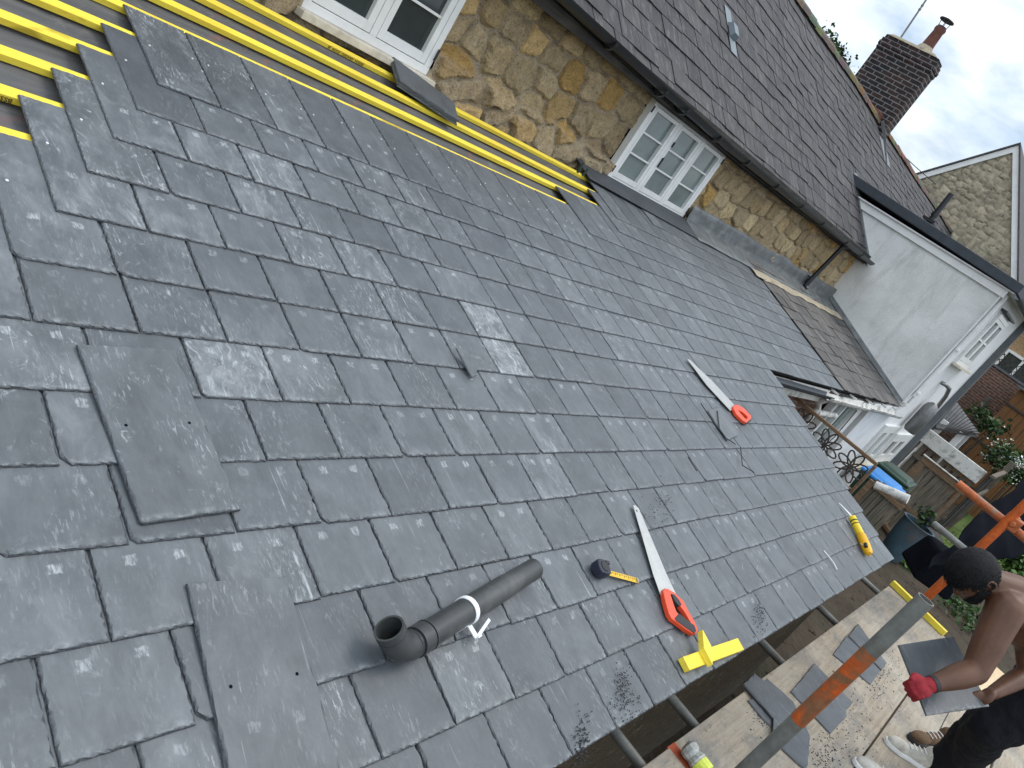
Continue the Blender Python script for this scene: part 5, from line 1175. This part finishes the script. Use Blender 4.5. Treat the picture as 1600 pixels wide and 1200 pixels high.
# wheelie bins
def bin_(px, py, x, lid, lab, rz, body='green', zt=None):
    p = at_x(px, py, x); t = thing('wheelie_bin', (p.x, p.y, ZG), lab, 'bin', 'wheelie bins in the yard'); h = p.z - ZG; Rz = Matrix.Rotation(rz, 3, 'Z'); o = Vector((p.x, p.y, ZG))
    mb = MB(); b0_ = [(-.21, -.25), (.21, -.25), (.21, .22), (-.21, .22)]; t0_ = [(-.26, -.32), (.26, -.32), (.26, .32), (-.26, .32)]
    mb.add([o + Rz @ Vector((a, c, .06)) for a, c in b0_] + [o + Rz @ Vector((a, c, h - .09)) for a, c in t0_], [(3, 2, 1, 0), (4, 5, 6, 7), (0, 1, 5, 4), (1, 2, 6, 5), (2, 3, 7, 6), (3, 0, 4, 7)]); mb.box(o + Rz @ Vector((0, 0, h - .10)), (.57, .69, .05), Rz); mb.build('body', M[body], t, bevel=.02)
    mb = MB(); mb.box(o + Rz @ Vector((0, 0, h - .045)), (.58, .70, .05), Rz); mb.box(o + Rz @ Vector((0, -.02, h - .005)), (.50, .56, .045), Rz, taper=.82); lo_ = mb.build('lid', M[lid], t, bevel=.018)
    mb = MB(); mb.tube([o + Rz @ Vector((-.20, -.37, h - .05)), o + Rz @ Vector((.20, -.37, h - .05))], .018, 8); mb.build('handle', M[lid], lo_)
    for s_ in (-1, 1):
        mb = MB(); c = o + Rz @ Vector((.22 * s_, -.22, .10)); ax = Rz @ Vector((.03, 0, 0)); mb.tube([c - ax, c + ax], .10, 16); mb.build('wheel', M['rubber'], t)
bin_(1384, 747, 10.6, 'blue', 'green wheelie bin with a bright blue lid beside the ornamental screen', PI * .5)
bin_(1405, 738, 12.1, 'green', 'all green wheelie bin behind the blue lidded one', PI * .5)
# slatted gate with a rounded pale cap
def plank_panel(t, x, y0, y1, z0, z1, n, mat, seed, gap=.012, name='boards', th=.022):
    r = random.Random(seed); mb = MB(); w = (y1 - y0) / n
    for i in range(n): mb.box((x + r.uniform(-.006, .006), y0 + w * (i + .5), (z0 + z1) / 2 + r.uniform(-.01, .01)), (th, w - gap - r.uniform(0, .006), z1 - z0), Matrix.Rotation(r.uniform(-.008, .008), 3, 'X'))
    return mb.build(name, M[mat], t)
x = 9.6; c0_, c1_ = at_x(1372, 757, x), at_x(1420, 776, x)
g1 = thing('plank_gate', (x, (c0_.y + c1_.y) / 2, ZG), 'grey plank gate topped by a rounded pale capping with dark spots', 'gate')
plank_panel(g1, x, c1_.y - .02, c0_.y + .06, ZG + .03, c1_.z - .07, 6, 'wood', 3)
mb = MB(); mb.box((x - .03, (c0_.y + c1_.y) / 2, c1_.z - .16), (.04, c0_.y - c1_.y + .1, .07)); mb.box((x - .02, c0_.y + .07, (c0_.z + ZG) / 2), (.07, .08, c0_.z - ZG)); mb.build('rails', M['brownwood'], g1)
mb = MB(); mb.tube([c0_ + Vector((0, .02, -.03)), c1_ + Vector((0, -.02, -.03))], .062, 14); mb.build('capping', M['oldwhite'], g1, smooth=True)
# tall gate of gappy boards in a brown frame
x = 13.6; a0_, a1_ = at_x(1449, 716, x), at_x(1508, 762, x)
zt = (a0_.z + a1_.z) / 2; y1_, y0_ = a0_.y, a1_.y
g2 = thing('framed_gate', (x, (y0_ + y1_) / 2, ZG), 'tall gate of gappy grey boards in a brown timber frame behind the blue pot', 'gate')
plank_panel(g2, x + .03, y0_ + .06, y1_ - .06, ZG + .05, zt - .10, 6, 'wood', 5, .03)
mb = MB(); mb.box((x, (y0_ + y1_) / 2, zt - .05), (.05, y1_ - y0_ + .1, .13)); mb.box((x, y1_, (zt + ZG) / 2 - .06), (.05, .12, zt - ZG - .13)); mb.box((x, y0_, (zt + ZG) / 2 - .06), (.05, .05, zt - ZG - .13)); mb.box((x, (y0_ + y1_) / 2, ZG + .55), (.04, y1_ - y0_ - .14, .08)); mb.build('frame', M['brownwood'], g2, bevel=.004)
mb = MB(); mb.box((x - .03, (y0_ + y1_) / 2, zt + .02), (.07, y1_ - y0_ + .16, .015)); mb.build('top_strip', M['oldwhite'], g2)
# blue pot with dry plants
pp = at_x(1418, 838, 12.2); pt = thing('blue_pot', (pp.x, pp.y, ZG), 'big faded blue plant pot standing before the gappy gate', 'plant pot')
def lathe(mb, c, prof, n=24):
    c = Vector(c); vs = [c + Vector((r_ * math.cos(2 * PI * k / n), r_ * math.sin(2 * PI * k / n), z)) for r_, z in prof for k in range(n)]
    m_ = len(prof); mb.add(vs, [(i * n + k, i * n + (k + 1) % n, (i + 1) * n + (k + 1) % n, (i + 1) * n + k) for i in range(m_ - 1) for k in range(n)])
zpt = at_x(1412, 806, 12.2).z
mb = MB(); H_ = zpt - ZG + .06; lathe(mb, (pp.x, pp.y, ZG), [(.0, .01), (.17, .01), (.22, H_ * .35), (.255, H_ * .8), (.25, H_ * .93), (.275, H_), (.235, H_), (.22, H_ * .85), (0, H_ * .84)]); mb.build('pot', M['potblue'], pt, smooth=True)
mb = MB(); leaves(mb, (pp.x, pp.y, ZG + H_ + .12), (.16, .16, .14), 130, .09, DGR + [(.03, .04, .05)], 4); mb.build('foliage', M['leaf'], pt)
# fence with the broad white top board
x = 16.0; f0, f1 = at_x(1446, 668, x), at_x(1545, 736, x); fn = thing('board_fence', (x, (f0.y + f1.y) / 2, ZG), 'grey board fence with a broad chalky white top board', 'fence')
zt = (f0.z + f1.z) / 2
plank_panel(fn, x + .04, f1.y, f0.y, ZG, zt - .2, 9, 'wood', 8, .05)
mb = MB(); mb.box((x - .02, (f0.y + f1.y) / 2, zt - .15), (.09, f0.y - f1.y, .30)); mb.build('top_board', M['oldwhite'], fn, bevel=.01)
mb = MB()
for z in (ZG + .35, ZG + 1.05): mb.box((x - .01, (f0.y + f1.y) / 2, z), (.05, f0.y - f1.y, .08))
mb.build('rails', M['wood'], fn)
# dark side fence running away from the roof
sf = thing('dark_fence', (17.5, .38, ZG), 'dark weathered fence of overlapping boards running away beside the lawn', 'fence')
p_ = at_y(1560, 706, .38); r = random.Random(2); mb = MB()
for i in range(16): mb.box((16.0 + .16 * i, .38 + r.uniform(-.015, .015), ZG + .80 + r.uniform(-.02, .02)), (.13, .02, 1.6))
mb.build('boards', M['darktimber'], sf); mb = MB(); mb.box((17.2, .34, ZG + 1.64), (2.7, .08, .05)); mb.box((17.2, .33, ZG + 1.1), (2.7, .05, .08)); mb.build('rails', M['wood'], sf)
mb = MB(); mb.box((18.6, .36, ZG + .95), (.12, .12, 1.9)); mb.build('post', M['wood'], sf)
# porch with its own slate roof
po = thing('porch', (18, 1.7, ZG), 'small slate roofed porch on white posts at the end of the white wing', 'porch')
A0, A1, A2, A3 = at_x(1491, 624, 18.6), at_x(1529, 678, 18.4), at_x(1516, 677, 16.2), at_x(1459, 664, 16.2)
E_ = [Vector((16.3, 2.05, .05)), Vector((19.0, 2.05, .62)), Vector((19.0, 1.12, .30)), Vector((16.3, 1.25, -.08))]
E_ = [at_x(1458, 664, 16.2), at_x(1492, 624, 19.0), at_x(1531, 679, 19.0), at_x(1517, 676, 16.2)]
mb = MB(); ex_, ey_ = E_[1] - E_[0], E_[3] - E_[0]; r = random.Random(6)
for i in range(9):
    for j in range(12):
        q = [(i + 0) / 9, (i + .97) / 9, j / 12, (j + .97) / 12]; f_ = lambda a, c: (E_[0] * (1 - a) + E_[1] * a) * (1 - c) + (E_[3] * (1 - a) + E_[2] * a) * c
        nn = ex_.cross(ey_).normalized(); nn = nn if nn.z > 0 else -nn
        c = tuple([(r.uniform(.8, 1.15) * .10)] * 3); mb.add([f_(q[0], q[2]), f_(q[1], q[2]), f_(q[1], q[3]) + nn * .02, f_(q[0], q[3]) + nn * .02], [(0, 1, 2, 3)], c)
mb.add([v_ - Vector((0, 0, .045)) for v_ in E_] + [v_ - Vector((0, 0, .09)) for v_ in E_], [(0, 1, 2, 3), (4, 5, 6, 7), (0, 1, 5, 4), (1, 2, 6, 5), (2, 3, 7, 6), (3, 0, 4, 7)], (.05, .05, .05)); mb.build('slate_roof', M['oldslate'], po)
for v_ in (E_[3] + Vector((.3, .12, 0)), E_[2] + Vector((-.3, .15, 0)), E_[3] + Vector((.3, .5, 0))):
    mb = MB(); mb.box((v_.x, v_.y, (v_.z - .12 + ZG) / 2), (.12, .12, v_.z - .12 - ZG)); mb.build('post', M['white'], po)
mb = MB(); mb.box((17.6, 1.5, -.9), (.3, .25, .35)); mb.build('red_bundle', M['redcloth'], po)
# brick wall, brown shed, lattice, shrubs
bw = thing('brick_garden_wall', (24, 2.5, ZG), 'weathered red brick garden wall behind the porch', 'wall')
mb = MB(); mb.box((24.2, 2.4, (ZG + 1.65) / 2), (.25, 3.6, 1.65 - ZG)); mb.build('wall', M['redbrick'], bw); mb = MB(); mb.box((24.2, 2.4, 1.68), (.34, 3.62, .06)); mb.build('coping', M['greyrender'], bw)
mb = MB(); q0, q1 = at_x(1519, 655, 23.9), at_x(1545, 621, 23.9); mb.tube([q0, q1], .05, 10); mb.build('drain_pipe', M['steel'], bw)
sd = thing('brown_shed', (23, .5, ZG), 'orange brown boarded shed doors with dark braces right of the porch', 'shed')
q0, q1 = at_x(1536, 682, 22.0), at_x(1608, 610, 22.0)
mb = MB(); r = random.Random(12); 
ys0, ys1, zs = -.6, at_x(1531, 640, 22).y - .35, at_x(1590, 605, 22).z
n = 12
for i in range(n): w_ = (ys1 - ys0) / n; mb.box((22 + r.uniform(-.005, .005), ys0 + w_ * (i + .5), (ZG + zs) / 2), (.03, w_ - .008, zs - ZG))
mb.build('boards', M['shedwood'], sd); mb = MB(); mb.box((23, (ys0 + ys1) / 2, (ZG + zs) / 2), (1.9, ys1 - ys0, zs - ZG - .05)); mb.build('shed_body', M['darktimber'], sd)
for z_ in (.25, .7, 1.2):
    mb = MB(); mb.box((21.97, (ys0 + ys1) / 2, ZG + (zs - ZG) * z_ / 1.4), (.03, ys1 - ys0, .05)); mb.build('brace', M['darktimber'], sd)
mb = MB(); mb.box((22.9, (ys0 + ys1) / 2, zs + .04), (2.1, ys1 - ys0 + .2, .06)); mb.build('shed_roof', M['greyrender'], sd)
lt = thing('lattice_trellis', (30, 2, ZG), 'thin dark lattice trellis in front of the distant tan house', 'trellis'); lc = at_x(1572, 590, 30); mb = MB()
for i in range(-6, 7):
    for s_ in (-1, 1): mb.box(lc + Vector((0, i * .22, 0)), (.02, .025, 1.7), Matrix.Rotation(s_ * .75, 3, 'X'))
mb.build('lattice', M['darktimber'], lt); mb = MB(); mb.box((30, lc.y, (ZG + lc.z) / 2 - .4), (.1, 2.6, lc.z - ZG - .6)); mb.build('base_panel', M['brownwood'], lt)
def shrub(c, rad, n, size, pal, seed, lab, name='shrub', cat='shrub', extra=None):
    c = Vector(c); t = thing(name, (c.x, c.y, ZG), lab, cat, None); mb = MB(); leaves(mb, c, rad, n, size, pal, seed, clump=16); mb.build('foliage', M['leaf'], t)
    mb = MB(); r = random.Random(seed)
    for k in range(4): mb.tube([(c.x + r.uniform(-.05, .05), c.y + r.uniform(-.05, .05), ZG), c + Vector((r.uniform(-.5, .5) * rad[0], r.uniform(-.5, .5) * rad[1], r.uniform(-.2, .4) * rad[2]))], [.025, .01], 6)
    mb.build('stems', M['bark'], t)
    if extra: mb = MB(); leaves(mb, c, tuple(q * 1.05 for q in rad), extra, size * .55, [(.75, .75, .70), (.65, .66, .58)], seed + 1, clump=16); tag(mb.build('blossom', M['leaf'], t), kind='stuff')
shrub(at_x(1570, 722, 19.5), (.3, .42, .32), 1100, .09, DGR + GRN[:1], 3, 'dark shrub speckled with white blossom behind the board fence', extra=420)
shrub(at_x(1596, 745, 19.0), (.3, .32, .34), 700, .09, DGR + GRN[:1], 13, 'white flowering shrub at the right edge above the black sheet', extra=330)
shrub(at_x(1545, 662, 20.8), (.35, .5, .3), 420, .12, DGR, 23, 'small dark green climber at the foot of the brown shed')
shrub(at_z(1594, 884, ZG + .35), (.75, .6, .45), 1300, .13, GRN, 33, 'bright green leafy bush behind the head of the worker')
shrub(at_z(1421, 872, ZG + .12), (.22, .2, .14), 160, .09, GRN, 43, 'small green weed growing by the corner of the roof')
shrub(at_z(1512, 958, ZG + .08), (.9, .5, .12), 420, .08, DGR + GRN[:1], 53, 'low green weeds on the earth under the face of the worker')
mb = MB(); r = random.Random(77)
for k in range(5000):
    a = r.uniform(15.6, 32); y_ = r.uniform(-3.5, .2); h_ = r.uniform(.03, .09); c = tuple(q * r.uniform(.7, 1.3) for q in r.choice(GRN)); mb.add([(a, y_, ZG), (a + .012, y_ + .012, ZG), (a + r.uniform(-.04, .04), y_ + r.uniform(-.04, .04), ZG + h_)], [(0, 1, 2)], c)
tag(mb.build('grass_blades', M['leaf'], normals=False), 'short green grass of the lawn strip', 'grass', kind='stuff')
mb = MB(); r = random.Random(78)
for k in range(900):
    p = Vector((r.uniform(4, 15), r.uniform(-2.5, 2.0), ZG)); a = r.uniform(.01, .04); blob(mb, p, (a, a * r.uniform(.6, 1), a * .5), None, 6)
tag(mb.build('pebbles', M['earth'], smooth=True), 'small stones scattered over the bare earth', 'pebbles', kind='stuff')
# timber edging and planks on the earth
e0, e1, e2 = at_z(1384, 822, ZG + .06), at_z(1402, 850, ZG + .06), at_z(1440, 892, ZG + .06)
mb = MB(); mb.tube([at_z(1380, 818, ZG + .05), at_z(1402, 850, ZG + .05), at_z(1440, 892, ZG + .05)], .06, 8); tag(mb.build('timber_edging', M['brownwood']), 'curved timber edging between the roof corner and the blue pot', 'edging')
# black sheet hung over the far cross tube
D_ = 5.9
ct_ = [at_d(1531, 806, D_), at_d(1612, 742, D_ + .5), at_d(1640, 860, D_ + .4), at_d(1445, 890, D_ - .2)]
def sheet_fn(a, c):
    p = (ct_[0] * (1 - a) + ct_[1] * a) * (1 - c) + (ct_[3] * (1 - a) + ct_[2] * a) * c; sag = .10 * math.sin(PI * a) * (1 - c)
    return p - Vector((0, 0, sag * .3)) + Vector((.05 * mnoise.noise(p * 3.5), .05 * mnoise.noise(p * 4 + Vector((3, 0, 0))), .02 * mnoise.noise(p * 6)))
v, f = sheet(sheet_fn, 40, 30); mb = MB(); mb.add(v, f); ob = mb.build('black_sheet', M['cloth'], smooth=True); sm = ob.modifiers.new('thick', 'SOLIDIFY'); sm.thickness = .006
tag(ob, 'big black sheet hanging from the scaffold behind the head of the worker', 'sheet')
mb = MB(); c = at_d(1462, 882, 6.4); mb.box(c, (.45, .35, .30), Matrix.Rotation(.5, 3, 'Z'), taper=.8); tag(mb.build('black_crate', M['cloth'], bevel=.03), 'black crate on the ground left of the head of the worker', 'crate')
# tree beyond the ridge and the overhead wire
tc_ = at_x(1318, 106, 19.5); tr2 = thing('tree', (tc_.x, tc_.y + 1.2, ZG), 'dark green tree top showing over the ridge left of the chimney', 'tree')
mb = MB(); leaves(mb, tc_ + Vector((.0, .9, -.25)), (.7, 1.0, .75), 2600, .11, DGR, 61, clump=22); leaves(mb, at_x(1302, 82, 19.5), (.22, .3, .25), 260, .10, DGR, 62, clump=6); mb.build('crown', M['leaf'], tr2)
mb = MB(); mb.tube([(tc_.x, tc_.y + 1.2, ZG), (tc_.x, tc_.y + 1.0, tc_.z - .2)], [.16, .05], 10)
for k, (px, py) in enumerate(((1316, 74), (1322, 84), (1304, 72))): mb.tube([tc_ + Vector((0, .5, -.4)), at_x(px, py, 19.5)], [.03, .008], 6)
mb.build('trunk', M['bark'], tr2)
mb = MB(); mb.tube([at_x(1406, 238, 22), at_x(1432, 262, 24), at_x(1462, 288, 24.8)], .012, 6); tag(mb.build('overhead_wire', M['rubber']), 'thin wire running from the chimney roof to the stone gable', 'wire')

r = random.Random(91)
for k, (px, py, x, lab) in enumerate(((1462, 722, 15.6, 'grey plank leaning on the board fence under its white top board'), (1395, 778, 12.9, 'short brown plank leaning beside the framed gate'), (1432, 700, 15.7, 'pale narrow plank standing against the board fence'))):
    p = at_x(px, py, x); mb = MB(); top = Vector((x, p.y, p.z)); bot = Vector((x - .35, p.y + r.uniform(-.25, .1), ZG + .01)); d = (top - bot)
    mb.box((top + bot) / 2, (.025, .12, d.length), d.to_track_quat('Z', 'Y').to_matrix()); tag(mb.build('leaning_plank', M[('wood', 'brownwood', 'oldwhite')[k]], bevel=.003), lab, 'plank')
mb = MB(); c = at_z(1452, 842, ZG + .15); mb.box(c, (.5, .35, .28), Matrix.Rotation(.3, 3, 'Z')); tag(mb.build('wooden_crate', M['darktimber'], bevel=.01), 'dark wooden crate on the earth right of the blue pot', 'crate')
